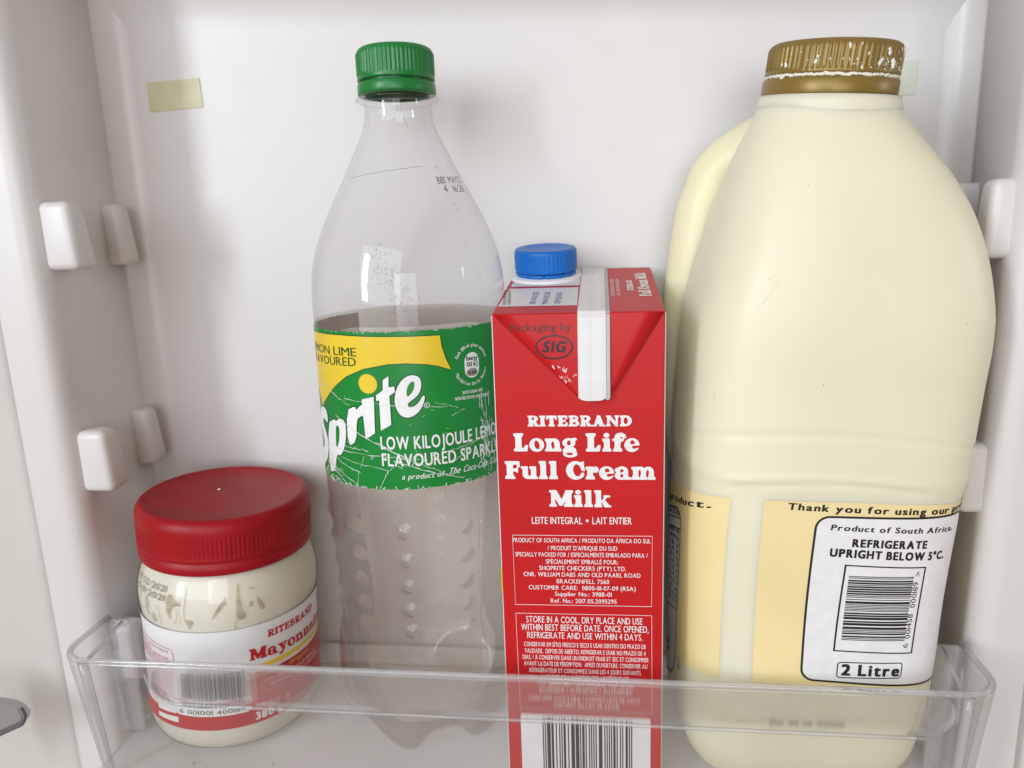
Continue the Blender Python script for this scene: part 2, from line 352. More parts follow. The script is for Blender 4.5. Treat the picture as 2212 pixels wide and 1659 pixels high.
jug_a = crom([(48, 23.4), (42, 23.9), (38, 24.5), (34.5, 25.0), (31, 26.4), (28, 28.2), (20, 33.0), (10, 38.4), (0, 42.8), (-10, 46.1), (-20, 48.8), (-30, 50.9), (-40, 52.4), (-50, 53.0),
              (-60, 52.9), (-75, 52.7), (-90, 52.4), (-97, 52.2), (-100, 51.6), (-115, 51.1), (-130, 50.7), (-150, 50.1), (-170, 49.8), (-190, 49.3), (-205, 48.3), (-214, 47.0), (-221, 43.6), (-225.5, 39.5), (-228, 34)])
jug_q = crom([(45, 1.0), (32, .98), (10, .90), (-10, .86), (-40, .82), (-100, .80), (-228, .80)])
jug_n = crom([(45, 2.0), (34, 2.05), (20, 2.4), (0, 2.9), (-30, 3.4), (-70, 3.6), (-110, 3.8), (-228, 3.8)])
_q = np.linspace(0, 1, 501); _q = _q**3*(_q*(6*_q - 15) + 10); _q = _q**2*(3 - 2*_q)      # dense where the outline is flat
_t = np.concatenate([(k - 2 + _q[:-1])*np.pi/2 for k in range(4)] + [[np.pi]])
def _sup(a, b, n, t):   # t = 0 faces the camera (-y)
    s, c = np.sin(t), np.cos(t)
    return a*np.sign(s)*np.abs(s)**(2/n), -b*np.sign(c)*np.abs(c)**(2/n)
_x0, _y0 = _sup(50.0, 40.0, 3.7, _t)
_s0 = np.concatenate([[0], np.cumsum(np.hypot(np.diff(_x0), np.diff(_y0)))]); _s0 -= _s0[1000]
def jug_place(x, y, z):
    z = z + .098*y*min(1.0, max(0.0, (z - 14)/22.0))          # the neck is moulded a little out of true, tipping forward
    x, y, h = x*np.cos(JUG_YAW) - y*np.sin(JUG_YAW), x*np.sin(JUG_YAW) + y*np.cos(JUG_YAW), z - FLOOR
    return np.array([JUG_C[0] + x*np.cos(JUG_TILT) + h*np.sin(JUG_TILT), JUG_C[1] + y, FLOOR + 1.9 + h*np.cos(JUG_TILT) - x*np.sin(JUG_TILT)])
def jug_d(s_, z):          # faint moulded lines and dents on the front (mm)
    d = 0.0
    if abs(s_) < 62: d -= .35*np.exp(-((z + 77.8 + (s_ + 6)**2*.0022)/1.3)**2)
    if -44 < s_ < 30:
        zb = -94.8 - (s_ + 5)**2*.0026; k = min(1, (s_ + 44)/8, (30 - s_)/8); d += k*(.45*np.exp(-((z - zb - 1.2)/1.2)**2) - .55*np.exp(-((z - zb + 1.4)/1.3)**2))
    if z < -99 and -44 < s_ < -22: d -= .4*np.exp(-((s_ + 33.5)/3.2)**2)
    if z < -40: d += .18*np.sin(s_*.09 + z*.05)*np.sin(z*.04 + 1)
    return d
def jug(s, z, off=0.0):
    t = np.interp(s, _s0, _t); a = jug_a(z); b = a*jug_q(z); n = jug_n(z); off = off + jug_d(s, z)
    x, y = _sup(a, b, n, t); x = x*(1 + off/a); y = y*(1 + off/a)
    return jug_place(JUG_CX(z) + x, y, z)
COOPER = {'L':[56,[[477,-1,497,10,505,30,534,207,534,223,527,237,480,253,450,250,433,233,378,150,357,135,340,134,322,140,309,153,303,170,303,527,312,553,363,623,368,660,362,687,343,697,273,702,100,701,37,698,20,692,10,673,11,633,72,547,78,503,77,173,69,147,22,70,19,33,25,10,37,1,57,-2]]],'F':[56,[[353,0,367,5,375,17,377,63,367,87,306,160,302,190,304,277,310,289,323,296,387,297,407,287,440,241,460,239,473,250,478,273,481,433,493,449,537,464,547,483,538,680,520,696,490,701,107,702,23,694,10,673,12,630,68,553,77,527,78,190,70,150,12,70,8,40,13,13,23,3,43,-1],[391,413,327,413,313,418,305,430,303,530,312,550,330,564,373,568,407,564,422,550,440,513,446,493,442,477,413,427]]],'E':[60,[[527,0,552,10,564,30,594,210,593,237,585,247,570,253,514,253,494,237,433,149,413,128,393,122,347,122,317,133,302,170,306,283,327,297,387,297,405,287,433,250,447,248,459,253,468,280,468,430,463,453,443,462,427,454,407,424,393,415,340,412,315,417,302,440,302,523,309,557,327,574,413,577,438,560,488,470,517,464,556,473,567,490,568,517,561,663,554,687,533,698,500,702,107,702,37,698,20,692,9,670,12,630,68,553,77,527,78,193,70,150,12,70,9,33,15,10,27,1,50,-2]]],'C':[64,[[347,-14,457,11,570,76,597,120,628,193,631,217,620,234,587,259,570,268,557,267,521,247,495,190,459,140,441,123,420,115,393,113,367,120,340,135,313,160,285,200,266,240,249,293,239,350,239,407,254,493,281,543,317,576,357,587,397,578,440,547,475,500,499,447,529,347,544,337,583,327,620,319,637,322,647,340,648,390,620,513,618,677,615,693,607,703,587,701,523,667,503,662,413,700,350,713,283,712,213,695,147,660,93,615,47,553,14,487,-7,397,-7,301,14,213,55,133,113,66,183,18,263,-9]]],'R':[66,[[667,0,683,7,690,20,691,57,687,78,673,89,627,94,608,107,485,307,491,327,540,363,572,397,592,427,604,460,608,503,603,543,587,583,560,618,527,647,483,673,437,691,380,702,100,701,37,698,17,690,9,667,12,630,68,553,77,527,78,203,72,153,12,70,9,30,17,7,30,0,53,-2,317,-2,347,5,357,23,357,67,348,90,305,160,303,210,313,230,333,210,427,27,443,6,473,-2],[339,410,310,408,280,421,259,447,248,480,247,517,259,553,280,579,310,592,337,591,363,576,383,550,392,520,393,483,383,450,363,424]]],'B':[62,[[383,-7,463,12,530,46,583,97,612,153,618,217,603,270,573,314,512,367,503,380,507,394,548,447,565,487,567,540,552,587,524,627,487,657,437,683,387,698,313,705,100,701,23,694,10,673,12,630,68,553,77,527,78,190,70,150,12,70,8,40,13,13,23,3,43,-1],[353,113,320,115,293,129,273,153,263,187,264,223,277,253,300,276,330,287,360,285,388,270,408,243,417,213,416,177,403,148,380,124],[348,460,323,457,299,467,279,487,268,513,267,543,277,570,297,592,320,602,343,601,366,590,383,570,392,547,393,520,385,493,370,473]]],'D':[68,[[303,0,397,9,480,37,553,84,612,147,654,220,676,303,676,397,655,477,620,543,570,601,507,649,443,678,373,696,283,701,103,701,27,695,10,677,11,633,23,610,68,553,78,523,78,187,70,150,14,73,9,47,11,17,22,3,43,-1],[350,133,327,134,303,143,266,183,238,250,225,333,231,420,255,497,290,547,313,562,337,567,360,564,380,555,417,513,443,447,455,367,449,283,427,207,393,156,373,141]]],'I':[36,[[333,0,354,13,358,57,350,83,302,147,293,173,292,513,300,550,353,623,358,653,354,683,337,696,270,701,93,701,13,694,0,673,2,630,58,553,67,527,68,190,60,150,2,70,-2,40,3,13,13,3,33,-1]]],'T':[62,[[473,0,487,5,495,17,495,70,484,90,431,150,422,177,423,543,437,562,457,556,526,453,543,438,573,434,607,444,615,457,616,477,594,663,587,687,573,698,547,702,73,702,40,695,30,681,25,657,4,477,10,447,37,436,77,438,94,453,163,556,177,562,187,560,197,540,197,173,187,147,124,73,119,43,123,12,137,1,157,-2]]],'A':[76,[[737,0,750,5,759,17,759,73,740,90,680,96,663,113,465,690,453,703,433,708,320,708,295,703,285,690,277,630,131,113,121,100,107,93,27,91,7,83,-1,57,5,10,17,1,37,-2,230,-2,257,3,269,17,305,150,320,164,353,168,383,163,400,140,407,107,399,67,399,27,403,12,413,3,443,-2]]],'N':[74,[[633,-10,647,-5,655,7,660,60,671,107,673,527,682,553,735,627,738,667,730,689,707,698,567,702,493,697,473,685,469,657,474,627,527,555,537,530,538,347,535,327,527,317,513,324,497,344,282,667,260,691,240,699,207,702,33,701,7,693,-1,670,3,613,17,601,57,592,68,570,68,203,62,153,2,70,-1,30,7,7,33,-1,227,-2,250,1,263,12,268,40,264,77,221,147,213,173,212,377,217,398,227,403,253,379,532,3,560,-11]]],'M':[86,[[843,0,864,13,868,57,860,83,812,147,803,173,802,513,810,550,865,627,868,667,859,690,840,698,770,702,613,701,587,693,580,680,570,627,467,368,453,340,440,331,430,337,420,354,286,663,268,690,247,699,210,702,33,701,7,693,-1,667,3,613,13,603,59,590,66,577,68,550,67,173,58,147,2,70,-1,30,7,7,33,-1,227,-2,250,1,262,10,268,37,264,77,221,147,213,170,213,283,217,306,223,312,243,290,347,69,368,43,430,39,460,48,547,190,567,207,576,190,574,157,529,87,520,63,520,23,530,5,560,-2]]],'o':[52,[[283,-14,336,-3,380,14,423,42,460,77,490,120,511,167,523,220,524,270,514,323,497,367,470,411,433,450,393,478,343,501,290,513,240,514,187,504,143,487,99,460,60,423,32,383,9,333,-3,280,-4,230,6,177,23,133,50,89,87,50,130,20,177,-1,233,-13],[313,83,277,84,239,110,206,160,184,223,175,290,182,353,201,397,233,418,270,414,303,387,334,340,356,277,365,213,360,153,341,107]]],'n':[60,[[573,0,587,5,595,17,597,63,590,87,544,163,541,287,533,343,507,410,467,460,413,494,357,508,267,499,83,501,33,497,17,489,9,467,12,430,62,347,68,300,66,167,57,143,12,70,9,30,17,7,53,-2,260,-2,303,5,350,-2],[308,87,300,87,290,98,252,170,236,240,237,293,248,343,266,373,287,385,310,377,327,353,340,313,348,250,345,157,323,104]]],'m':[90,[[813,0,827,5,835,17,837,63,830,87,784,163,781,290,771,357,757,394,733,433,710,460,679,483,627,505,570,507,523,495,470,463,453,458,383,496,333,508,253,501,43,498,23,494,13,485,9,463,12,430,61,350,68,310,66,163,17,83,10,60,10,20,22,3,53,-2,250,-2,293,5,333,-1,510,-2,536,3,560,23,577,6,597,-1],[560,63,553,68,516,150,512,227,530,347,547,375,567,383,585,373,599,350,607,317,608,270,599,160,580,103],[298,90,287,91,270,118,255,153,252,187,256,330,270,368,293,383,312,377,326,357,336,323,339,287,329,163,312,110]]],'u':[60,[[270,-3,333,10,380,-1,567,-1,587,3,597,13,602,43,597,77,587,87,553,98,543,117,541,467,537,487,527,497,500,502,333,501,313,497,303,488,298,457,303,423,312,413,339,400,347,386,355,237,350,187,337,147,321,123,300,115,283,120,268,137,248,200,252,457,245,490,233,499,217,501,40,502,17,499,3,487,-2,457,3,423,13,413,47,402,57,383,58,270,52,187,60,143,77,103,113,54,160,18,217,-1]]],'r':[46,[[313,0,327,5,335,17,337,63,328,87,275,163,274,267,280,276,290,279,337,259,373,257,407,268,434,290,457,323,468,363,466,410,450,449,415,487,370,503,337,501,287,480,257,498,237,501,90,501,22,493,10,477,10,440,17,417,66,337,68,190,61,150,12,70,9,37,13,12,23,3,43,-1]]],'i':[34,[[303,0,324,13,328,57,320,87,283,143,273,170,272,460,267,488,247,500,163,506,22,493,10,477,10,440,17,417,66,337,68,190,61,150,12,70,9,37,13,12,23,3,43,-1],[173,523,213,539,243,564,261,597,263,633,250,667,223,694,183,712,143,713,107,701,77,676,59,643,57,607,70,573,97,545,140,525]]],'l':[34,[[303,0,324,13,328,53,322,83,281,147,273,173,269,693,258,707,237,711,93,711,27,705,10,687,11,643,59,563,68,533,68,187,61,150,13,73,9,47,11,17,22,3,43,-1]]],'f':[40,[[323,0,337,5,345,17,347,60,338,87,294,143,284,167,285,343,293,356,327,370,350,393,393,407,401,433,399,503,450,502,470,507,482,523,484,553,462,630,431,667,380,697,343,711,303,718,250,717,187,700,133,665,106,633,87,600,70,513,57,504,13,497,1,483,-1,433,5,410,20,400,67,392,75,380,78,363,76,167,67,143,24,77,19,27,27,7,50,-1],[347,503,300,502,281,510,274,533,287,561,300,569,313,567,376,513]]],'e':[52,[[283,-14,353,2,416,37,471,90,490,120,495,140,490,149,477,151,357,107,323,109,283,129,270,143,269,197,277,219,303,228,493,230,518,247,523,277,513,327,494,373,467,415,433,450,390,480,343,501,290,513,240,514,187,504,143,487,99,460,60,423,32,383,9,333,-3,280,-4,230,6,177,23,133,50,89,87,50,130,20,177,-1,233,-13],[328,283,240,283,223,288,211,300,201,333,203,367,217,400,240,422,267,432,293,431,322,417,343,393,357,360,358,323,349,297]]],'a':[54,[[237,-7,283,-1,550,-1,570,7,578,33,577,70,567,88,483,112,465,130,460,337,450,383,431,423,394,463,357,489,310,507,260,515,220,513,177,503,100,464,50,446,16,417,2,373,9,337,40,293,47,273,43,257,8,203,-3,167,-1,123,17,80,56,37,110,7,167,-7],[252,80,230,79,210,91,194,113,187,140,188,167,197,193,215,213,237,223,257,219,273,206,287,185,293,160,292,133,284,110,270,91],[230,260,213,260,197,270,181,290,178,307,206,393,223,405,247,407,270,400,293,380,304,357,308,330,304,317,294,307,248,293]]],'k':[62,[[597,0,613,7,620,20,621,50,615,70,600,80,560,85,542,97,411,283,402,307,414,333,472,400,493,407,557,410,573,417,582,453,580,480,573,493,560,500,537,502,377,502,350,495,340,480,339,443,342,423,356,400,356,387,297,304,283,294,273,293,265,303,262,323,262,670,255,700,240,710,213,712,80,711,33,707,17,700,9,680,12,640,59,563,67,537,68,203,62,153,11,67,9,27,17,7,30,0,53,-2,260,-2,287,5,297,23,297,70,267,147,262,173,267,200,280,208,291,200,304,177,350,69,361,17,370,5,400,-2]]],'y':[56,[[207,-187,253,-173,290,-147,306,-113,307,-55,337,-33,364,13,427,73,431,97,413,147,410,170,454,317,476,383,487,399,507,407,560,410,577,422,581,473,577,488,567,497,543,502,400,502,367,493,359,473,359,433,367,417,385,400,388,387,370,334,353,316,337,328,313,383,322,467,318,487,307,497,280,502,37,502,13,497,3,487,-1,440,7,417,27,409,90,405,111,387,246,83,254,53,246,17,230,-8,137,-16,107,-27,80,-44,55,-80,55,-120,77,-153,110,-175,153,-187]]],'s':[46,[[57,-10,73,-3,87,20,100,26,160,3,200,-6,257,-8,300,-3,373,27,403,50,423,74,440,105,448,137,446,173,435,203,420,215,377,227,365,277,357,287,298,293,253,316,231,340,223,367,227,387,240,401,260,409,287,410,340,388,373,342,393,339,413,345,423,367,422,470,419,493,410,505,380,510,340,490,247,513,167,509,127,498,93,481,61,457,38,430,23,400,16,370,18,337,28,310,43,296,83,283,103,234,157,217,190,197,212,173,220,150,217,133,205,120,187,114,160,113,107,132,57,176,43,178,33,172,19,137,19,17,30,-5]]],'g':[54,[[330,-227,410,-211,473,-183,517,-146,537,-103,532,-60,497,-3,497,53,487,87,454,127,399,163,389,177,394,190,440,240,462,283,468,330,462,403,510,435,525,460,524,483,513,502,493,517,463,527,410,525,347,498,240,515,193,511,147,499,97,474,59,443,30,403,14,360,13,307,26,263,50,227,101,180,107,167,100,153,47,107,25,63,23,27,38,-27,22,-87,32,-130,73,-174,143,-209,230,-227],[304,-137,227,-138,180,-129,145,-110,137,-97,137,-83,160,-59,210,-44,290,-42,340,-51,377,-72,383,-87,382,-100,357,-122],[247,233,220,237,197,254,179,283,172,320,174,360,187,393,210,418,237,427,263,422,286,403,302,373,308,340,306,303,294,270,273,245]]]}
_cg = {}
def C(s, x0, x1, y, h, slope=0.0, shear=0.0, gap=2.0):
    V, F, x = [], [], 0.0
    for ch in s:
        if ch == ' ': x += 26; continue
        wd, loops = COOPER[ch]
        if ch not in _cg: _cg[ch] = fill([[(L[i]/10, L[i + 1]/10) for i in range(0, len(L), 2)] for L in loops])
        v, f = _cg[ch]; b = len(V); V += [(p[0] + x, p[1]) for p in v]; F += [[i + b for i in q] for q in f]; x += wd + gap
    return put(V, F, x0, x1, y, h/70.0, slope, shear)
def flat_y(Y):            # a print on a plane facing the camera side (-y)
    return lambda u, v, off: (u, Y - off, v)

# ================================================================ fridge door
door = empty('fridge_door', (-40, 352, FLOOR), 'white moulded inside of an open fridge door with lugs on its side walls', 'fridge door')
ZB, ZT = -470, 330
def arc(cx, cy, r, a0, a1, n=6): return [(cx + r*math.cos(R(a0 + (a1 - a0)*i/n)), cy + r*math.sin(R(a0 + (a1 - a0)*i/n))) for i in range(n + 1)]
def ext(pts, z0, z1, nz=2):
    return grid(lambda i, z: (pts[i][0], pts[i][1], z), range(len(pts)), list(np.linspace(z0, z1, nz)))
XL, XR, YB, YL = -230.0, 155.0, 352.0, 285.0
back = [(XL - 2 + (XR - XL + 4)*i/12, YB) for i in range(13)]
def back_fn(i, k):          # flat wall that swells forward along the top of the recess (a little lower towards the right)
    x = back[i][0]; zb = 93 - (x + 212)*.06
    if k < 8: return (x, YB + .03, ZB + (zb - ZB)*k/7)
    if k < 18: a = R(8*(k - 7)); return (x, YB + .03 - 34*(1 - math.cos(a)), zb + 34*math.sin(a))
    return (x, YB - 34*(1 - math.cos(R(80))) - 1, zb + 150)
v, f = grid(back_fn, range(13), range(19)); mesh('back_panel', v, f, 'liner', door)
lw_ = arc(XL - .5 - 9, YL + 9, 9, 270, 360, 8)
left = [(-252, YL)] + [(XL - 9.5, YL)] + lw_[1:] + [(XL, YB - 11)] + arc(XL + 11, YB - 11, 11, 180, 90, 8)
v, f = ext(left, ZB, ZT, 2); mesh('side_wall', v, f, 'liner', door)
right = [(XR + 12, YL)] + [(XR + .5, YL)] + arc(XR - 8.5 + 9, YL + 9, 9, 270, 180, 8)[1:] + [(XR, YB - 11)] + arc(XR - 11, YB - 11, 11, 0, 90, 8)
v, f = ext(right, ZB, ZT, 2); mesh('side_wall', v, f, 'liner', door)
lf = [(-420, 296), (-300, 295), (-276, 294.5), (-268, 292), (-262, 290.5), (-257.5, 291.5), (-256, 296), (-254.5, 296), (-254, 289), (-252, 285.2)]
v, f = ext(lf, ZB, ZT, 2); mesh('flange', v, f, 'flange', door)
rf = [(XR + 12, 285.2), (XR + 14, 289), (XR + 14.5, 296), (XR + 16, 296), (XR + 18, 291.5), (XR + 22, 290.5), (XR + 28, 292), (XR + 36, 294.5), (320, 296)]
v, f = ext(rf, ZB, ZT, 2); mesh('flange', v, f, 'flange', door)
def lug(x0, dx, y0, y1, z0, z1):          # rounded hook block moulded on a side wall, its inner end sloping
    sgn = 1 if dx > 0 else -1; bm = bmesh.new(); w = abs(dx)
    P = [(-3, y0, z0), (w, y0, z0), (-3, y1, z0), (w - .5, y1 + 2, z0), (-3, y0, z1), (w - 1, y0, z1), (-3, y1, z1), (w - 1.5, y1 - 2, z1)]
    vs = [bm.verts.new((x0 + sgn*p[0], p[1], p[2])) for p in P]
    for q in ((0, 1, 5, 4), (1, 3, 7, 5), (3, 2, 6, 7), (2, 0, 4, 6), (4, 5, 7, 6), (0, 2, 3, 1)): bm.faces.new([vs[i] for i in q])
    bmesh.ops.recalc_face_normals(bm, faces=bm.faces[:]); bmesh.ops.bevel(bm, geom=bm.edges[:], offset=3.3, segments=5, profile=.5, affect='EDGES')
    return bm_out(bm)
for zt in (16, -83, -178):
    for y0, y1, w_ in ((291, 304, 13), (330, 342, 8.5)):
        v, f = lug(XL, w_, y0, y1, zt - 29.5, zt - 1); mesh('support_lug', v, f, 'liner', door)
        v, f = lug(XR, -w_ - 3, y0, y1, zt - 35, zt - 6.5); mesh('support_lug', v, f, 'liner', door)
def tapepiece(name, P, mat, label):
    e = mesh(name, [(x, YB - .35, z) for x, z in P] + [(x, YB - .05, z) for x, z in P], [[0, 1, 2, 3], [4, 7, 6, 5], [0, 4, 5, 1], [1, 5, 6, 2], [2, 6, 7, 3], [3, 7, 4, 0]], mat, None, smooth=False)
    return tag(e, label, 'adhesive tape')
tapepiece('tape_piece', [(-212.6, 70.6), (-186.2, 71.4), (-186.0, 58.2), (-212.9, 57.4)], 'tape', 'yellowed strip of tape stuck to the door beside the left wall')
tapepiece('tape_piece', [(112, 60.6), (134.4, 61.2), (133.5, 47.4), (112, 46.8)], 'tape_pale', 'pale strip of tape behind the gold cap of the jug')
# grey clear corner of another shelf at the far left, in front of the flange
PLT = [(-300, -199), (-268, -200.4), (-261, -201.2), (-257, -203.4), (-255.3, -206.5), (-256.5, -209.5), (-260, -211.3), (-268, -215), (-300, -231)]
n = len(PLT); v, f = [(x, 262, z) for x, z in PLT] + [(x, 266, z) for x, z in PLT], [list(range(n)), list(range(2*n - 1, n - 1, -1))] + [[i, n + i, n + (i + 1) % n, (i + 1) % n] for i in range(n)]
br = tag(mesh('shelf_corner', v, f, 'grey_clear', None, smooth=False), 'rounded grey clear plastic corner at the door edge, lower left', 'plastic bracket')
v, f = tube(smooth_path([(-300, 261, -231.5), (-268, 261, -215.3), (-260, 261, -211.4), (-256.3, 261.2, -209.4), (-255.2, 262, -206.4), (-257.2, 263, -203.2)], 6), [1.2]*31, 8)
mesh('edge', v, f, 'grey_dark', br)
# ================================================================ clear door shelf
shelf = empty('door_shelf', (-40, 300, FLOOR - 3), 'clear plastic door shelf holding the jar, bottles and carton', 'door shelf')
def plan(inset, back, z):
    t = (-170.5 - z)/58.0; x0, x1, y = -226 + 4*t + inset, 143 - 4*t - inset, 250 + 4.5*t + inset; r = 13.0 - inset*.6
    P = [(x0, back)] + [(x0, y + r + (back - y - r)*.5)] + arc(x0 + r, y + r, r, 180, 270, 7) + [(x0 + r + (x1 - x0 - 2*r)*i/14, y) for i in range(1, 14)] + arc(x1 - r, y + r, r, 270, 360, 7) + [(x1, y + r + (back - y - r)*.5), (x1, back)]
    return P
zs = [-170.5, -172.5, -188, -200, -214, -226, -229.5]
def shell(zl, i0, i1, bk):
    A = [[(x, y, z) for x, y in plan(i0, bk, z)] for z in zl]; B = [[(x, y, z) for x, y in plan(i1, bk, z)] for z in zl]; n = len(A[0]); V = [p for r_ in A for p in r_] + [p for r_ in B for p in r_]; F = []; o = n*len(zl)
    for j in range(len(zl) - 1):
        for i in range(n - 1): F += [[j*n + i, j*n + i + 1, (j + 1)*n + i + 1, (j + 1)*n + i], [o + j*n + i + 1, o + j*n + i, o + (j + 1)*n + i, o + (j + 1)*n + i + 1]]
    for i in range(n - 1):
        F += [[i, o + i, o + i + 1, i + 1], [(len(zl) - 1)*n + i, (len(zl) - 1)*n + i + 1, o + (len(zl) - 1)*n + i + 1, o + (len(zl) - 1)*n + i]]
    for j in range(len(zl) - 1):
        F += [[j*n, (j + 1)*n, o + (j + 1)*n, o + j*n], [j*n + n - 1, o + j*n + n - 1, o + (j + 1)*n + n - 1, (j + 1)*n + n - 1]]
    return V, F
v, f = shell(zs, 0, 2.2, 285); mesh('front_panel', v, f, 'clear', shelf)
# rolled rim along the top edge
pr = plan(1.1, 285, -170.5); v, f = tube([(x, y, -170.2) for x, y in pr], 1.25, 10); mesh('rim', v, f, 'clear_edge', shelf)
# frosted grip band behind the rim, with rounded lower corners
def band(z0, z1, xa, xb, y0, th, r):
    P = rrect(xa, xb, z0, z1, r, 8); n = len(P); V = [(x, y0 + 4.5*(-170.5 - z)/58, z) for x, z in P] + [(x, y0 + th + 4.5*(-170.5 - z)/58, z) for x, z in P]
    return V, [list(range(n))[::-1], list(range(n, 2*n))] + [[i, (i + 1) % n, n + (i + 1) % n, n + i] for i in range(n)]
v, f = band(-190.2, -171.8, -186, 127, 252.6, 2.4, 9); mesh('grip_band', v, f, 'clear_rail', shelf, smooth=False)
v, f = tube([(x, 250.6 + 4.5*(-170.5 - z)/58 + 1.0, z) for x, z in [(-187, -176), (-186.5, -181), (-184.5, -185.5), (-181, -188.6), (-176, -190.2)] + [(-176 + i*29.8, -190.4) for i in range(1, 11)]], .75, 8); mesh('grip_seam', v, f, 'clear_edge', shelf)
# corner posts (thick moulded edges), low rear walls, floor
for sx in (-1, 1):
    x0, x1 = (-213.5, -213) if sx < 0 else (130, 129.5)
    v, f = tube([(x0 + (x1 - x0)*t, 251.4 + 4.5*t, -171.5 - 57*t) for t in np.linspace(0, 1, 8)], 1.9, 8); mesh('corner_post', v, f, 'clear_edge', shelf)
    xa = -219.5 if sx < 0 else 136.5; xe = -225.5 if sx < 0 else 142.5
    v, f = box(min(xe, xa) if sx < 0 else xa - 5, max(xe, xa) + (5 if sx < 0 else 0), 283, 285.5, -228, -170.8, .7); mesh('end_rib', v, f, 'clear_edge', shelf)
    v, f = box(xa - 1.1, xa + 1.1, 285.6, 347, -229, -216, .6); mesh('rear_end_wall', v, f, 'clear', shelf)
    v, f = tube([((xe + 1.5*-sx), 285 - 2*(k % 2)*.2, -171 - k*6.5) for k in range(9)], [1.3 + .35*((k*7) % 3 - 1) for k in range(9)], 8); mesh('end_bead', v, f, 'clear_edge', shelf)
    v, f = tube([(x0 + sx*-1, 254, -171), ((x0 + xe)/2 - sx*5, 268, -171), (xe - sx*8, 283, -171.5)], .9, 8); mesh('gusset', v, f, 'clear_edge', shelf)
v, f = box(-221, 138, 345.2, 347.4, -229, -218.5, .6); mesh('rear_wall', v, f, 'clear_floor', shelf)
v, f = box(-221.5, 138.5, 256.2, 345, -231.2, -228.9, .5); mesh('floor_plate', v, f, 'clear_floor', shelf)
v, f = tube([(x, 254.6, -229.8) for x in np.linspace(-212, 128, 20)], 1.6, 8); mesh('bottom_edge', v, f, 'clear_edge', shelf)
# crumbs on the shelf floor
cr = []
for i in range(12):
    x, y, r_ = random.uniform(-205, -95), random.uniform(259, 268), random.uniform(.4, .9); bm = bmesh.new(); bmesh.ops.create_icosphere(bm, subdivisions=1, radius=r_)
    for q in bm.verts: q.co = Vector((x + q.co.x*random.uniform(.7, 1.4), y + q.co.y, -228.7 + abs(q.co.z)*.8))
    cr.append(bm_out(bm))
tag(mesh('crumbs', *join(*cr), 'residue', None, kind='stuff'), 'pale crumbs scattered on the clear shelf floor', 'crumbs')

# ================================================================ soft drink bottle
bottle = empty('soft_drink_bottle', (*SPR_C, FLOOR), 'clear half-full soft drink bottle with green cap and green label', 'bottle')
FT = R(-13.5)
def lobes(a):                              # 1 on a foot, 0 in a valley
    return (.5 + .5*math.cos(5*(a - FT)))**1.3
PF = [(41.0, -203), (40.4, -209), (38.6, -214), (35.4, -219.5), (31.5, -224.5), (28.2, -227.3), (25.5, -228), (22, -226.5), (16, -221), (8, -218), (0, -217.4)]
PV = [(41.0, -203), (38.8, -207), (36.0, -210), (32.5, -212.8), (29, -214.8), (26.5, -215.8), (24, -216.4), (20, -217), (14, -217.2), (7, -217.3), (0, -217.4)]
for u in (-23.2, 2.2, 26.0): BUMPS += [(u, z) for z in (-118.3, -130.8, -142.3, -153.0, -162.2)]
for k in range(3, 10): BUMPS += [(2.2 + (k - 1)*25.1, z) for z in (-118.3, -130.8, -142.3, -153.0, -162.2)]
def bump_r(u, z):
    s = 0
    for bu, bz in BUMPS:
        d = (u - bu + 125.66) % 251.33 - 125.66; q = (d*d + (z - bz)**2)/10
        if q < 9: s += 1.7*math.exp(-q)
    return s
def bottle_rows(ztop, inset, extra=()):
    rows = []
    for z in ztop:
        r0 = float(spr_r(z)) - inset; b = -168 < z < -112
        rows.append([(r0 + (bump_r(2*math.pi*i/220*40, z) if b else 0), z) for i in range(220)])
    for pf, pv in zip(PF[1:], PV[1:]):
        rows.append([(max((lobes(2*math.pi*i/220)*pf[0] + (1 - lobes(2*math.pi*i/220))*pv[0]) - (inset if pf[0] > 20 else 0), 0.05), lobes(2*math.pi*i/220)*pf[1] + (1 - lobes(2*math.pi*i/220))*pv[1] + inset*1.2) for i in range(220)])
    return rows
def rows_mesh(rows, cap0=False):
    return grid(lambda i, k: (SPR_C[0] + rows[k][i][0]*math.sin(2*math.pi*i/220), SPR_C[1] - rows[k][i][0]*math.cos(2*math.pi*i/220), rows[k][i][1]), range(220), range(len(rows)), True, cap0)
zb = list(np.arange(48, -36, -1.5)) + list(np.arange(-36, -112, -3.0)) + list(np.arange(-112, -168, -.7)) + list(np.arange(-168, -204, -1.75))
v, f = rows_mesh(bottle_rows(zb, 0)); mesh('bottle_body', v, f, 'pet', bottle)
zl = list(np.arange(-36.6, -112, -3.0)) + list(np.arange(-112, -168, -.7)) + list(np.arange(-168, -204, -1.75))
rl_ = bottle_rows(zl, .55); top = [[(r_*k, -36.6 - .9*(k**6 < 0)) for r_, _ in rl_[0]] for k in (.001, .5, .93)]
v, f = rows_mesh(top + rl_); mesh('soft_drink', v, f, 'water', bottle)
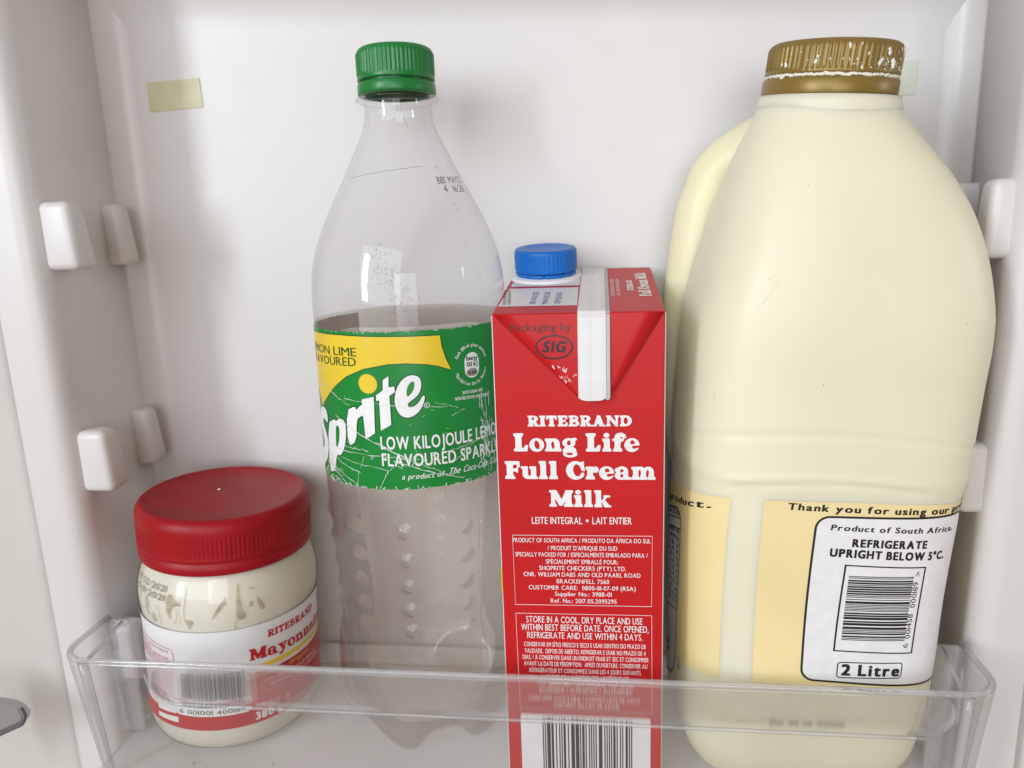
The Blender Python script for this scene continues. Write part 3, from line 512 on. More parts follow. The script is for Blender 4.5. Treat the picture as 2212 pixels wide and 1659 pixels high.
# neck ring, cap, tamper ring
v, f = lathe([(13.0, 47.6), (15.2, 48.0), (16.6, 48.7), (16.7, 49.3), (15.4, 49.9), (13, 50.2), (12.6, 64)], SPR_C); mesh('neck_ring', v, f, 'pet', bottle)
v, f = lathe([(13.6, 50.6), (15.2, 50.6), (15.5, 51.2), (15.4, 54.6), (15.0, 55.1), (13.4, 55.2)], SPR_C); mesh('tamper_ring', v, f, 'green_cap', bottle)
def knurl(n, d, lo, hi, smoothz=.8):
    return lambda a, k, z: (d*max(0, min(1, (z - lo)/smoothz, (hi - z)/smoothz)))*(1 if (a*n/(2*math.pi)) % 1 < .5 else -.1)
cp = [(13.4, 55.9), (15.2, 55.9), (15.35, 56.6), (15.1, 57.4)] + [(15.05, z) for z in np.arange(57.8, 66.0, .6)] + [(14.9, 66.6), (14.5, 67.4), (13.6, 68.0), (12, 68.3), (6, 68.35), (.01, 68.3)]
v, f = lathe(cp, SPR_C, 60*6, knurl(60, .32, 57.4, 66.6)); mesh('cap', v, f, 'green_cap', bottle)
v, f = lathe([(14.2, 55.0), (14.2, 56.2)], SPR_C); mesh('cap_gap', v, f, 'label_darkgreen', bottle)
# label film with ragged edges
rnd = random.Random(3); us = [u*1.0 for u in range(-90, 91)]
eu = [rnd.uniform(-.22, .22) for _ in us]; el = [rnd.uniform(-.3, .3) for _ in us]
v, f = grid(lambda i, k: tuple(spr(us[i]*251.3/252, (-38.2 + eu[i]) + (-99.9 + el[i] - (-38.2 + eu[i]))*k/22, .14)), range(len(us)), range(23)); bl = mesh('label', v, f, 'label_green', bottle)
v, f = grid(lambda i, k: tuple(spr(us[i]*251.3/252, (-38.3 + eu[i]) + (-99.8 + el[i] - (-38.3 + eu[i]))*k/22, .07)), range(len(us)), range(23)); mesh('label_lining', v, f, 'print_white', bl)
yel = [(-52.5, -40.0), (-42, -40.2), (-19.8, -39.8), (1.2, -40.1), (20.4, -40.5), (20.9, -44.7), (22.2, -49.5), (24.2, -54.0), (19, -52.0), (14.9, -51.0), (7.3, -50.2), (.5, -50.3), (-9.3, -52.1), (-18.3, -55.7), (-26.2, -60.9), (-32, -65.5), (-38.2, -70.2), (-44, -62.5), (-50, -50.2)]
lay('label_outline', [fill([yel]), stroke(yel, .8, True)], spr, .19, 'label_darkgreen', bl, 1.4, 4)
lay('label_panel', [fill([[(x*.996, z) for x, z in yel]]), fill([ell(-8.3, -58.0, 3.9, 3.8)])], spr, .25, 'label_yellow', bl, 1.4, 4)
S_ = [(-33.0, -72.3), (-35.6, -70.6), (-39.0, -70.6), (-42.8, -72.6), (-44.4, -76.2), (-43.6, -80.2), (-40.2, -83.6), (-39.4, -86.2), (-40.6, -88.2), (-43.6, -89.4), (-46.5, -88.6), (-46.7, -97.4), (-42.8, -96.8), (-38.2, -93.8), (-35.0, -89.6), (-34.2, -84.4), (-36.0, -80.6), (-39.2, -77.6), (-38.6, -75.6), (-36.2, -75.6), (-33.2, -77.2)]
p_ = [(-33.1, -76.6), (-26.8, -73.7), (-26.5, -74.9), (-23.6, -72.9), (-21.0, -73.4), (-20.2, -76.0), (-20.6, -80.5), (-21.9, -84.8), (-24.4, -88.4), (-27.7, -88.6), (-29.2, -95.8), (-35.2, -97.8)]
pc = [(-26.7, -76.8), (-25.2, -75.9), (-24.1, -77.2), (-24.4, -80.0), (-25.2, -83.2), (-26.7, -85.6), (-27.6, -85.3)]
r_g = [(-19.2, -69.2), (-14.5, -67.0), (-14.3, -68.9), (-12.2, -66.6), (-10.2, -66.3), (-10.8, -70.3), (-12.5, -71.0), (-14.4, -72.5), (-15.1, -81.3), (-19.7, -83.9)]
i_g = [(-11.4, -64.2), (-6.1, -63.0), (-6.6, -77.3), (-10.8, -80.0)]
t_g = [(-2.0, -56.4), (.3, -54.9), (0, -59.2), (2.2, -58.9), (2.3, -61.1), (.1, -62.5), (.1, -73.8), (-4.1, -76.2), (-4.0, -64.4), (-5.2, -64.4), (-5.1, -62.3), (-2.3, -60.4)]
e_g = [(7.9, -54.8), (10.6, -55.0), (12.2, -56.5), (12.3, -59.7), (10.8, -62.9), (6.8, -65.5), (6.8, -66.9), (8.3, -67.4), (10.9, -65.7), (12.6, -62.8), (13.6, -63.3), (12.2, -67.4), (9.7, -70.2), (6.5, -71.4), (3.8, -70.3), (2.2, -67.2), (1.9, -63.9), (3.0, -59.7), (5.1, -56.5)]
e_c = [(9.2, -57.0), (9.9, -57.7), (9.6, -60.0), (8.4, -62.0), (6.7, -63.4), (6.6, -60.8), (7.5, -58.3)]
logo = [fill([chaikin(S_, 2)]), fill([chaikin(p_, 1), chaikin(pc, 2)]), fill([chaikin(r_g, 1)]), fill([i_g]), fill([t_g]), fill([chaikin(e_g, 2), chaikin(e_c, 2)])]
edge = [stroke(chaikin(S_, 2), 1.0, True), stroke(chaikin(p_, 1), 1.0, True), stroke(chaikin(r_g, 1), 1.0, True), stroke(i_g, 1.0, True), stroke(t_g, 1.0, True), stroke(chaikin(e_g, 2), 1.0, True)]
lay('logo_outline', edge, spr, .22, 'label_darkgreen', bl, 1.4)
lay('logo', logo, spr, .30, 'print_white', bl, 1.4, 5)
lay('flavour_text', [T('LEMON LIME', -47.6, -12.2, -48.0, 3.3, .012, .012), T('FLAVOURED', -46.6, -12.7, -52.4, 3.3, .03, .012)], spr, .32, 'label_darkgreen', bl, 1.4)
wt = [T('LOW KILOJOULE LEMON &', -4.6, 53, -83.5, 4.9, -.006, .022), T('FLAVOURED SPARKLING', -4.5, 52, -90.2, 4.9, -.02, .022), T('a product of', 2.8, 18.8, -95.7, 2.1, .005, .012, .25), T('The', 20.4, 25.2, -95.5, 2.6, .0, .012, .45), T('Coca-Cola', 26.6, 38.4, -95.6, 2.6, 0, .012, .4), T('Company', 39.8, 51, -95.8, 2.6, 0, .012, .4)]
wt += ring_text('Each 250 ml glass contains', 33.4, -53.2, 7.0, -66, 76, 1.25, .02) + ring_text('*Guideline Daily Amount', 33.2, -53.6, 7.9, 252, 104, 1.25, .02, True)
wt += [T('WITH SUGAR AND', 28.3, 38.1, -64.4, 1.25, -.03, .02), T('NON-NUTRITIVE SWEETENERS', 25.0, 41.6, -66.3, 1.25, -.06, .02), stroke(ell(13.9, -66.8, 1.0, 1.0, 18), .18, True), T('R', 13.5, 14.3, -67.4, 1.1)]
wt += [fill([rrect(29.9, 36.9, -58.5, -48.5, 3.4)])]
lay('label_text', wt, spr, .30, 'print_white', bl, 1.4)
lay('energy_ellipse', [fill([ell(33.3, -56.3, 2.7, 1.6)])], spr, .36, 'print_grey', bl, 1.4)
lay('energy_text', [T('Energy', 30.7, 36.2, -51.4, 1.6, -.03, .03), T('133 kJ', 30.9, 36.0, -53.8, 1.6, -.03, .03), T('2% GDA', 31.4, 35.4, -56.9, 1.1, -.03, .04)], spr, .40, 'print_black', bl, 1.4)
# scratches worn into the label
sc_ = []; rnd = random.Random(11)
def scratch(x0, z0, x1, z1, w_=.22, j=.35, n=14):
    P = [(x0 + (x1 - x0)*t + rnd.uniform(-j, j)*.5, z0 + (z1 - z0)*t + rnd.uniform(-j, j)) for t in np.linspace(0, 1, n)]
    return stroke(P, [max(.05, w_*rnd.uniform(.2, 1.3)) for _ in P])
for q in [(-26, -72, 8, -88, .3), (-24, -73, 10, -89.5, .2), (-34, -85, 4, -87, .28), (-34, -87, -2, -92, .2), (-38, -90, -16, -99, .35), (-37, -92, -21, -99.5, .3), (-34, -88, -14, -94, .25), (-31, -62, -17, -67, .25), (-20, -64.5, 22, -68, .18), (0, -88, 24, -97, .35), (4, -87, 27, -98, .25), (-6, -99.5, -2, -92, .3), (-1.5, -92, 2, -88, .25),
          (-16, -99.5, -15, -93, .25), (-23, -84, -10, -84.5, .3), (17, -66, 26, -69, .22), (23, -72, 29, -70, .2), (-12, -87, -14, -92, .2), (20, -86, 34, -84, .25), (24, -90, 36, -82, .2), (-40, -62, -30, -60, .25)]:
    sc_.append(scratch(*q))
for k in range(34):
    u = rnd.gauss(-33, 4); z = rnd.uniform(-99.8, -92); sc_.append(scratch(u, z, u + rnd.uniform(-4, 4), z + rnd.uniform(-3, 3), .3, .3, 6))
for k in range(26):
    u = rnd.gauss(9, 6); z = rnd.gauss(-87.5, 1.6); sc_.append(scratch(u, z, u + rnd.uniform(-3, 3), z + rnd.uniform(-1.6, 1.6), .28, .3, 6))
for k in range(60):
    u = rnd.uniform(36, 52); z = rnd.uniform(-99.5, -68); sc_.append(scratch(u, z, u + rnd.uniform(-2, 1), z + rnd.uniform(2, 9), .3, .4, 9))
for k in range(60):
    u = rnd.uniform(-45, 45); z = rnd.uniform(-99.8, -62); sc_.append(scratch(u, z, u + rnd.uniform(-2, 2), z + rnd.uniform(-1, 1), .14, .2, 4))
for k in range(70):
    u = rnd.uniform(-48, 48); b = rnd.random() < .7; z = -99.9 if b else -38.3; sc_.append(scratch(u, z, u + rnd.uniform(-1.4, 1.4), z + (rnd.uniform(.3, 1.5) if b else -rnd.uniform(.1, .5)), .35, .15, 4))
lay('scratches', sc_, spr, .44, 'scuff', bl, kind='stuff')
# ink date on the shoulder, fine scratches, droplets inside
lay('date_code', [T("BB1' MAY21", 32.0, 55.0, 15.4, 2.6, .03, 0, 0, 1.1), T('4  16:28', 34.5, 53.5, 12.2, 2.6, .02, 0, 0, 1.1), stroke([(37.5, 8), (37.7, 7.2)], .3), stroke([(38.6, 6.4), (38.7, 5.6)], .3), stroke([(33.8, 22.3), (34.2, 21.4)], .25), stroke([(35.6, 22.4), (36.2, 21.2)], .25)], spr, .1, 'print_ink', bottle, 1.2)
lay('hairlines', [stroke([(-30 + i*3.6, 18.6 + i*.22 + (i % 3)*.12) for i in range(16)], .12), stroke([(13, 46), (14, 43), (16.5, 39.5), (19, 37)], .22), stroke([(33.5, -117), (33.8, -124), (33.2, -131), (32.4, -136)], .14), stroke([(33, -140), (34, -150), (33.5, -165), (34.5, -180)], .10)], spr, .08, 'mark', bottle, 1.2, kind='stuff')
dr = []
for k in range(260):
    t = rnd.random(); u = -3 + 14*t + rnd.gauss(0, 3.2); z = -9 - 25*t + rnd.gauss(0, 3.0)
    if z < -35.5: continue
    r_ = rnd.uniform(.16, .5)*(1.3 if rnd.random() < .15 else 1); bm = bmesh.new(); bmesh.ops.create_icosphere(bm, subdivisions=1, radius=r_)
    c_ = spr(u, z, -.25)
    for q in bm.verts: q.co = Vector((c_[0] + q.co.x, c_[1] + q.co.y*.5, c_[2] + q.co.z*1.15))
    dr.append(bm_out(bm))
mesh('droplets', *join(*dr), 'drop', bottle, kind='stuff')
# ================================================================ milk carton
CX0, CX1, CYF, CYB, ZF_, ZK = -39.0, 23.0, 262.0, 347.0, -32.0, -22.0
carton = empty('milk_carton', ((CX0 + CX1)/2, (CYF + CYB)/2, FLOOR), 'red long life milk carton with blue screw cap', 'milk carton')
bm = bmesh.new(); P = [(CX0, CYF, FLOOR), (CX1, CYF, FLOOR), (CX1, CYB, FLOOR), (CX0, CYB, FLOOR), (CX0, CYF, ZF_), (CX1, CYF, ZF_), (CX1, CYB, ZK), (CX0, CYB, ZK)]
vs = [bm.verts.new(p) for p in P]
for q in ((0, 1, 5, 4), (1, 2, 6, 5), (2, 3, 7, 6), (3, 0, 4, 7), (4, 5, 6, 7), (3, 2, 1, 0)): bm.faces.new([vs[i] for i in q])
bmesh.ops.bevel(bm, geom=bm.edges[:], offset=.9, segments=3, profile=.5, affect='EDGES')
mi = []
for q in bm.faces:
    q.normal_update(); n = q.normal; mi.append(0 if (n.y < -.72 or n.z > .55) else 1)
v, f = bm_out(bm); mesh('carton_body', v, f, ['carton_red', 'carton_white'], carton, smooth=False, matidx=mi)
v, f = box(CX0 - .05, CX0 + .45, CYF + .05, CYF + 2, -141, -130, .15); mesh('side_stripe', v, f, 'label_yellow', carton, smooth=False)
# folded-down front triangle and the white fin seam that runs over the top and down
def tri(x, z, o): return (x, CYF - o, z)
def flap():
    N = 14; V, F = [], []
    for lay_ in (0, 1):
        for j in range(N + 1):
            t = j/N; z = -32.3 + (-62.8 + 32.3)*t; xa = -38.2 + (-7.7 + 38.2)*t; xb = 22.2 + (2.9 - 22.2)*t
            for k in range(9):
                s = k/8; x = xa + (xb - xa)*s; edge_ = min(s, 1 - s)*2; V.append(tri(x, z, (.25 + 1.3*t + .9*edge_*math.sin(math.pi*min(1, t*1.2))*.7) if lay_ == 0 else .02))
    n = 9*(N + 1)
    for j in range(N):
        for k in range(8): F.append([j*9 + k, j*9 + k + 1, (j + 1)*9 + k + 1, (j + 1)*9 + k])
        F.append([j*9, (j + 1)*9, n + (j + 1)*9, n + j*9]); F.append([j*9 + 8, n + j*9 + 8, n + (j + 1)*9 + 8, (j + 1)*9 + 8])
    F.append([N*9 + k for k in range(9)] + [n + N*9 + k for k in range(8, -1, -1)])
    return V, F
v, f = flap(); mesh('folded_flap', v, f, 'carton_red', carton)
ktop = (ZK - ZF_)/(CYB - CYF)
def topz(y): return ZF_ + (y - CYF)*ktop
def fin(xa, xb, off, zend, th, rid=True):
    path = [(y, topz(y) + off, 0) for y in np.linspace(346, 264, 12)] + [(CYF + .6 - off*.7, ZF_ + off*.75, 1)] + [(CYF - .5 - off - 1.7*min(1, (ZF_ - z)/24), z, 2) for z in np.linspace(-33.5, zend, 14)]
    xs = np.linspace(xa, xb, 9); prof_ = [-.05, .05, .05, .0, -.14, -.14, .0, .05, -.05] if rid else [0]*9; V, F = [], []
    for L in (0, 1):
        for i, (y, z, m_) in enumerate(path):
            last = (len(path) - 1 - i)
            for k, x in enumerate(xs):
                d = prof_[k] - (th if L else 0); sh = (1.2*(1 - (abs(k - 4)/4)**4) if last == 0 else 0)
                ny, nz = (-ktop, 1) if m_ == 0 else ((-.7, .7) if m_ == 1 else (-1, 0)); V.append((x, y + ny*d, z + nz*d - (sh if m_ == 2 else 0)))
    n = len(path)*9
    for i in range(len(path) - 1):
        for k in range(8): F += [[i*9 + k, i*9 + k + 1, (i + 1)*9 + k + 1, (i + 1)*9 + k], [n + i*9 + k + 1, n + i*9 + k, n + (i + 1)*9 + k, n + (i + 1)*9 + k + 1]]
        F += [[i*9, (i + 1)*9, n + (i + 1)*9, n + i*9], [i*9 + 8, n + i*9 + 8, n + (i + 1)*9 + 8, (i + 1)*9 + 8]]
    e = (len(path) - 1)*9; F += [[e + k for k in range(9)] + [n + e + k for k in range(8, -1, -1)], [k for k in range(8, -1, -1)] + [n + k for k in range(9)]]
    return V, F
v, f = fin(-8.0, 1.9, .75, -62.2, .45); mesh('fin_seam', v, f, 'carton_white', carton, smooth=False)
v, f = fin(1.3, 3.3, .35, -61.9, .3, False); mesh('fin_edge', v, f, 'carton_grey', carton, smooth=False)
ctop = lambda u, v, off: (u, v - ktop*off, topz(v) + off)
lay('date_panel', [fill([[(-37.9, 273.6), (-8.4, 273.2), (-8.8, 305.5), (-37.2, 305.5)]])], ctop, .12, 'carton_white', carton)
lay('spout_panel', [fill([[(-37.0, 309), (-8.4, 309), (-8.4, 345.5), (-37.0, 345.5)]])], ctop, .12, 'carton_white', carton)
lay('date_code', [turn(T('BB 04 10 2021', -24.2, -3.6, 277, 2.3), -24.2, 277, 90), turn(T('MAN 04 05 2021', -19.6, 1.4, 276, 2.3), -19.6, 276, 90), turn(T('23:19 0J3 15 06', -14.8, 4.6, 276, 2.3), -14.8, 276, 90)], ctop, .2, 'print_blue', carton)
lay('small_print', [turn(T('BEST BEFORE / CONSUMIR DE PREFERENCIA', -35.2, -9, 276.5, 1.2), -35.2, 276.5, 96), turn(T('A CONSOMMER DE PREFERENCE AVANT', -33.4, -7, 276.5, 1.2), -33.4, 276.5, 96)], ctop, .2, 'print_black', carton)
lay('side_name', [turn(C('Full Cream Milk', 19.6, 66, 286, 4.6), 19.6, 286, 90), turn(C('RITEBRAND', 13.2, 33, 297, 2.4), 13.2, 297, 90), turn(T('UHT LONG LIFE FULL CREAM', 7.8, 40, 288, 1.3), 7.8, 288, 90), turn(T('LEITE INTEGRAL LAIT ENTIER', 5.6, 38, 288, 1.3), 5.6, 288, 90)], ctop, .12, 'print_white', carton)
# spout and blue cap
cc = (-23.5, 328.5); zc = topz(328.5)
def tilt_top(c0):
    return lambda x, y, z: (c0[0] + x, c0[1] + y - ktop*(z - zc), z + ktop*y)
v, f = lathe([(15.6, zc - .2), (15.6, zc + .8), (14.9, zc + 1.3), (12, zc + 1.5), (11.6, zc + 3)], cc, 72, place=tilt_top(cc)); mesh('spout_flange', v, f, 'spout', carton)
gapm = lambda a, k, z: -.9 if (a*9/(2*math.pi)) % 1 < .07 else 0
v, f = lathe([(12.2, zc + 1.6), (13.1, zc + 1.7), (13.1, zc + 3.0), (12.3, zc + 3.1)], cc, 180, gapm, tilt_top(cc)); mesh('tamper_ring', v, f, 'blue_cap', carton)
cp = [(12.2, zc + 3.6), (13.4, zc + 3.6), (13.5, zc + 4.2)] + [(13.45, zc + z) for z in np.arange(4.8, 11.8, .7)] + [(13.3, zc + 12.4), (12.8, zc + 12.9), (12, zc + 13.1), (10.5, zc + 12.9), (9.5, zc + 12.6), (.01, zc + 12.6)]
v, f = lathe(cp, cc, 48*6, knurl(48, .13, zc + 4.2, zc + 12.2), tilt_top(cc)); mesh('cap', v, f, 'blue_cap', carton)
# front print
front = flat_y(CYF)
def flapoff(u, v, off):
    t = min(1, max(0, (-32.3 - v)/30.5)); xa, xb = -38.2 + 30.5*t, 22.2 - 19.3*t; s = (u - xa)/(xb - xa); return (u, CYF - (.25 + 1.3*t + .63*min(s, 1 - s)*2*math.sin(math.pi*min(1, t*1.2))) - off, v)
oval = ell(-16.45, -44.0, 6.5, 4.15, 36)
lay('maker_mark', [T('Packaging by', -32.1, -10.3, -38.1, 2.7, 0, .004), T('SIG', -20.8, -12.5, -45.7, 3.7, 0, .05, .18), stroke(oval, .62, True)], flapoff, .12, 'carton_print_dark', carton, 1.0, 1.0)
wt = [C('RITEBRAND', -26.9, 11.0, -73.6, 4.1), C('Long Life', -32.4, 13.8, -83.2, 7.0), C('Full Cream', -36.0, 19.6, -94.0, 7.0), C('Milk', -19.6, 3.5, -104.9, 6.6),
      T('LEITE INTEGRAL', -26.4, -7.4, -111.9, 2.75, .008, .014), T('LAIT ENTIER', -3.6, 11.0, -111.7, 2.75, .008, .014), fill([ell(-5.5, -110.4, .55, .55, 14)])]
for x0, x1, y, s in ((-33.9, 18.0, -119.5, 'PRODUCT OF SOUTH AFRICA / PRODUTO DA ÁFRICA DO SUL'), (-20.7, 5.6, -122.5, "/ PRODUIT D'AFRIQUE DU SUD"), (-33.2, 16.9, -125.3, 'SPECIALLY PACKED FOR / ESPECIALMENTE EMBALADO PARA /'), (-21.5, 5.9, -128.1, 'SPÉCIALEMENT EMBALLÉ POUR:'), (-24.1, 8.9, -130.8, 'SHOPRITE CHECKERS (PTY) LTD.'),
                     (-30.2, 14.3, -133.5, 'CNR. WILLIAM DABS AND OLD PAARL ROAD'), (-17.5, 2.5, -136.2, 'BRACKENFELL 7560'), (-28.4, 12.5, -139.0, 'CUSTOMER CARE:  0800-01-07-09 (RSA)'), (-18.3, 3.4, -141.5, 'Supplier No.: 39118-01'), (-20.0, 5.3, -144.4, 'Ref. No.: 2017.05.2095295')):
    wt.append(T(s, x0, x1, y, 1.75, .008, .012))
for x0, x1, y, h, s in ((-29.8, 15.1, -153.1, 2.7, 'STORE IN A COOL, DRY PLACE AND USE'), (-31.9, 17.4, -156.5, 2.7, 'WITHIN BEST BEFORE DATE. ONCE OPENED,'), (-29.6, 15.1, -159.9, 2.7, 'REFRIGERATE AND USE WITHIN 4 DAYS.'), (-31.0, 16.4, -163.5, 1.9, 'CONSERVAR EM SÍTIO FRESCO E SECO E USAR DENTRO DO PRAZO DE'), (-30.8, 16.3, -166.4, 1.9, 'VALIDADE.  DEPOIS DE ABERTO, REFRIGERAR E USAR NO PRAZO DE 4'),
                        (-31.7, 17.5, -169.2, 1.9, 'DIAS. / À CONSERVER DANS UN ENDROIT FRAIS ET SEC ET CONSOMMER'), (-31.3, 17.0, -172.0, 1.9, 'AVANT LA DATE DE PÉREMPTION.  APRÈS OUVERTURE, CONSERVER AU'), (-29.2, 14.8, -174.9, 1.9, 'RÉFRIGÉRATEUR ET CONSOMMEZ DANS LES 4 JOURS SUIVANTS.'), (-24.4, 10.3, -177.7, 1.9, 'INGREDIENTS / INGREDIENTES / INGRÉDIENTS:'), (-26.0, 11.9, -180.8, 1.9, 'FULL CREAM MILK / LEITE INTEGRAL / LAIT ENTIER'),
                        (-25.6, 11.4, -183.7, 1.9, 'ALLERGENS / ALÉRGENOS / ALLERGÈNES:'), (-29.8, 14.4, -187.6, 1.9, "CONTAINS COW'S MILK / CONTÉM LEITE DE VACA"), (-19.9, 6.2, -190.4, 1.9, 'CONTIENT DU LAIT DE VACHE')):
    wt.append(T(s, x0, x1, y, h, .008, .012))
wt += [stroke([(-34.0, -116.6), (18.6, -116.2), (18.5, -145.0), (-33.8, -145.6)], .22, True), stroke([(-33.8, -149.3), (18.6, -148.8), (18.9, -191.4), (-33.4, -191.9)], .22, True)]
lay('front_text', wt, front, .10, 'print_white', carton)
lay('barcode_panel', [rect(-33.4, 18.4, -226, -194.6)], front, .10, 'print_white', carton)
lay('barcode', bars(-24.6, 11.2, -224, -196.8, True, 5), front, .18, 'print_black', carton)
rn = random.Random(4); cracks = []
for k in range(16):
    x, z = rn.gauss(-14, 2.4), rn.uniform(-58, -50.5); cracks.append(stroke([(x + rn.uniform(-.8, .8), z + rn.uniform(-.8, .8)) for _ in range(4)], rn.uniform(.08, .3)))
lay('creases', [q for q in cracks if True], lambda u, v, off: flapoff(max(u, -39 + (-31.8 - v) + 1.2), v, off), .14, 'print_white', carton, kind='stuff')

# ================================================================ two-litre jug
jg = empty('plastic_jug', (JUG_C[0], JUG_C[1], FLOOR), 'large cream plastic jug with gold cap, handle and yellow label', 'jug')
zz = [38.9, 38.4, 36.5, 34.5, 32.5, 31, 29.5, 28] + list(np.arange(26, -96, -2.5)) + [-96.4, -97.2, -98, -98.8, -99.6, -100.5, -102, -104, -108] + list(np.arange(-112, -206, -6)) + [-207, -210, -213, -216, -219, -221.5, -223.5, -225.2, -226.6, -227.6, -228]
NJ = 240
def jring(z):
    a = float(jug_a(z)); b = a*float(jug_q(z)); n = float(jug_n(z)); out = []
    for i in range(NJ):
        s_ = float(_s0[0] + (_s0[-1] - _s0[0])*i/NJ); t = float(np.interp(s_, _s0, _t)); x, y = _sup(a, b, n, t)
        d = jug_d(s_, z)
        out.append(tuple(jug_place(float(JUG_CX(z)) + x*(1 + d/a), y*(1 + d/a), z)))
    return out
zz = sorted(set(zz + list(np.arange(-98, -70, 1.0))), reverse=True)
rings = [jring(z) for z in zz]
v, f = grid(lambda i, k: rings[k][i], range(NJ), range(len(zz)), True, False, True); mesh('jug_body', v, f, 'jug', jg)
v, f = lathe([(23.6, 38.9), (24.5, 38.4), (24.85, 36.5), (25.05, 34.2), (25.1, 33.2)], (0, 0), 96, place=lambda x, y, z: tuple(jug_place(float(JUG_CX(z)) + x, y, z))); mesh('neck_bead', v, f, 'jug', jg)
hp = smooth_path([(76, 318, 31), (69.5, 321, 29.4), (61.5, 325, 25.6), (53.2, 329, 20.2), (48.6, 331, 14.6), (46.5, 331, 9), (43.5, 331, .8), (40.8, 331, -16.5), (39.3, 332, -31), (38.5, 332, -55), (39, 331, -85), (43, 326, -108), (56, 316, -124)], 7)
v, f = tube(hp, [11.2]*len(hp), 24); mesh('handle', v, f, 'handle', jg)
# gold cap with fine ribs and dried custard
jp = lambda x, y, z: tuple(jug_place(-9.6 + .07*(z - 40) + x, y, z))
v, f = lathe([(21.5, 38.8), (23.1, 38.8), (23.4, 39.4), (23.3, 43.9), (22.9, 44.5), (21, 44.6)], (0, 0), 120, place=jp); mesh('tamper_ring', v, f, 'gold_cap', jg)
rk = random.Random(8); wid = [rk.choice((.25, .5, .5, .75)) for _ in range(72)]
cp = [(21.4, 45.7), (22.7, 45.7), (23.1, 46.3), (22.7, 47.2)] + [(22.55, z) for z in np.arange(47.8, 54.7, .6)] + [(22.4, 55.3), (21.9, 56.2), (20.9, 56.8), (18, 57.2), (8, 57.3), (.01, 57.3)]
def grib(a, k, z):
    q = a*72/(2*math.pi); return .42*max(0, min(1, (z - 47.0)/.8, (55.7 - z)/.8))*(1 if q % 1 < wid[int(q) % 72] else -.15)
v, f = lathe(cp, (0, 0), 72*8, grib, jp); mesh('cap', v, f, 'gold_cap', jg)
res = []
def blob(a, z, r_, rr, sx=1, sz=1):
    bm = bmesh.new(); bmesh.ops.create_icosphere(bm, subdivisions=2, radius=r_); j = [rk.uniform(.6, 1.35) for _ in bm.verts]; p0 = Vector((rr*math.sin(a), -rr*math.cos(a), z)); tx = Vector((math.cos(a), math.sin(a), 0)); nr = Vector((math.sin(a), -math.cos(a), 0))
    for q, jj in zip(bm.verts, j):
        c_ = q.co*jj; w_ = p0 + tx*c_.x*sx + nr*c_.y*.55 + Vector((0, 0, c_.z*sz)); q.co = Vector(jp(w_.x, w_.y, w_.z))
    return bm_out(bm)
for k in range(150):      # the white crust in the gap under the cap
    res.append(blob(R(-100 + 200*k/149 + rk.uniform(-.6, .6)), 45.15 + rk.gauss(0, .18), rk.uniform(.5, .95), 22.4, 1.3, .7))
for k in range(150):
    a = rk.gauss(28, 24) if rk.random() < .7 else rk.uniform(-70, 75); z = rk.choice((rk.uniform(47.5, 54.5), rk.uniform(46.5, 50), rk.uniform(39.5, 44)))
    res.append(blob(R(a), z, rk.uniform(.10, .42)*(1 if rk.random() < .85 else 1.4), 22.75, rk.uniform(.6, 1.2), rk.uniform(.7, 2.4)))
for a, z, r_ in ((-34, 50.4, .9), (-33, 52.4, .7), (20, 50, 1.1), (21.5, 51.6, .8), (36, 49.6, 1.5), (35, 51.2, 1.1), (38, 50.6, .9), (29, 54.4, 1.0), (28, 56, .9), (55, 57, 1.3), (58, 55.5, 1.0), (-62, 49.5, 1.0), (-64, 45.5, 1.1), (-60, 43, .8), (8, 53.8, .5), (60, 44, 1.0), (63, 45, .9), (52, 44.3, .8)):
    res.append(blob(R(a), 46 + (z - 46)*.72 if z > 47 else z - 1, r_*.8, 22.8, .9, 1.2))
mesh('dried_custard', *join(*res), 'residue', jg, kind='stuff')
# printed label
Lp = [(-104, -118), (-97, -116.5), (-80, -112.6), (-60, -107.6), (-45.9, -105.0), (-38.9, -104.0), (-39.6, -178.0), (-53, -181), (-75, -190), (-91, -197), (-104, -200)]
Rp = [(-27.4, -103.0), (6, -102.6), (30, -103.2), (60, -104.6), (90, -105), (90, -178), (47.4, -177.6), (7.8, -176.5), (-26.8, -176.8)]
jlb = lay('label_panel', [fill([Lp])], jug, .10, 'jug_yellow', jg, 1.2, 6)
jrb = lay('label_panel', [fill([Rp])], jug, .10, 'jug_yellow', jg, 1.2, 6)
bx = [(x, z - (x + 9)*.052*max(0, min(1, (-108 - z)/66)) - .25*math.sin((x + 9)/9)*(z > -112)) for x, z in rrect(-9.0, 49.6, -174.2, -108.1, 4.6, 7)]
nb = chaikin([(-68.6, -119.5), (-70, -140), (-73.6, -166), (-76, -199), (-92, -206), (-104, -211), (-104, -132), (-90, -127)], 2)
lay('white_panel', [fill([nb])], jug, .18, 'print_white', jlb, 1.2, 6)
lay('white_panel', [fill([bx])], jug, .18, 'print_white', jrb, 1.2, 6)
bt = [stroke(bx, .8, True), T('Thank you for using our', -19.4, 37.8, -106.0, 2.5, -.018, .035, .04, 1.1), T('product.', 39.8, 62, -107.0, 2.5, 0, .035, .04, 1.1), T('Product of South Africa.', -4.0, 41.8, -113.2, 2.1, -.024, .03, .12, 1.05),
      T('REFRIGERATE', 3.5, 30.3, -119.4, 2.9, -.02, .055), T('UPRIGHT BELOW 5°C.', -3.2, 39.2, -123.4, 3.0, -.035, .055), stroke([(2.3, -126.8), (31.1, -127.5), (30.6, -162.5), (1.6, -161.7)], .8, True),
      stroke(rrect(3.3, 27.4, -172.9, -166.5, 1.2), .42, True), T('2 Litre', 4.7, 26.6, -171.8, 4.4, -.008, .05)]
bt += bars(3.8, 27.0, -157.2, -131.0, False, 9)
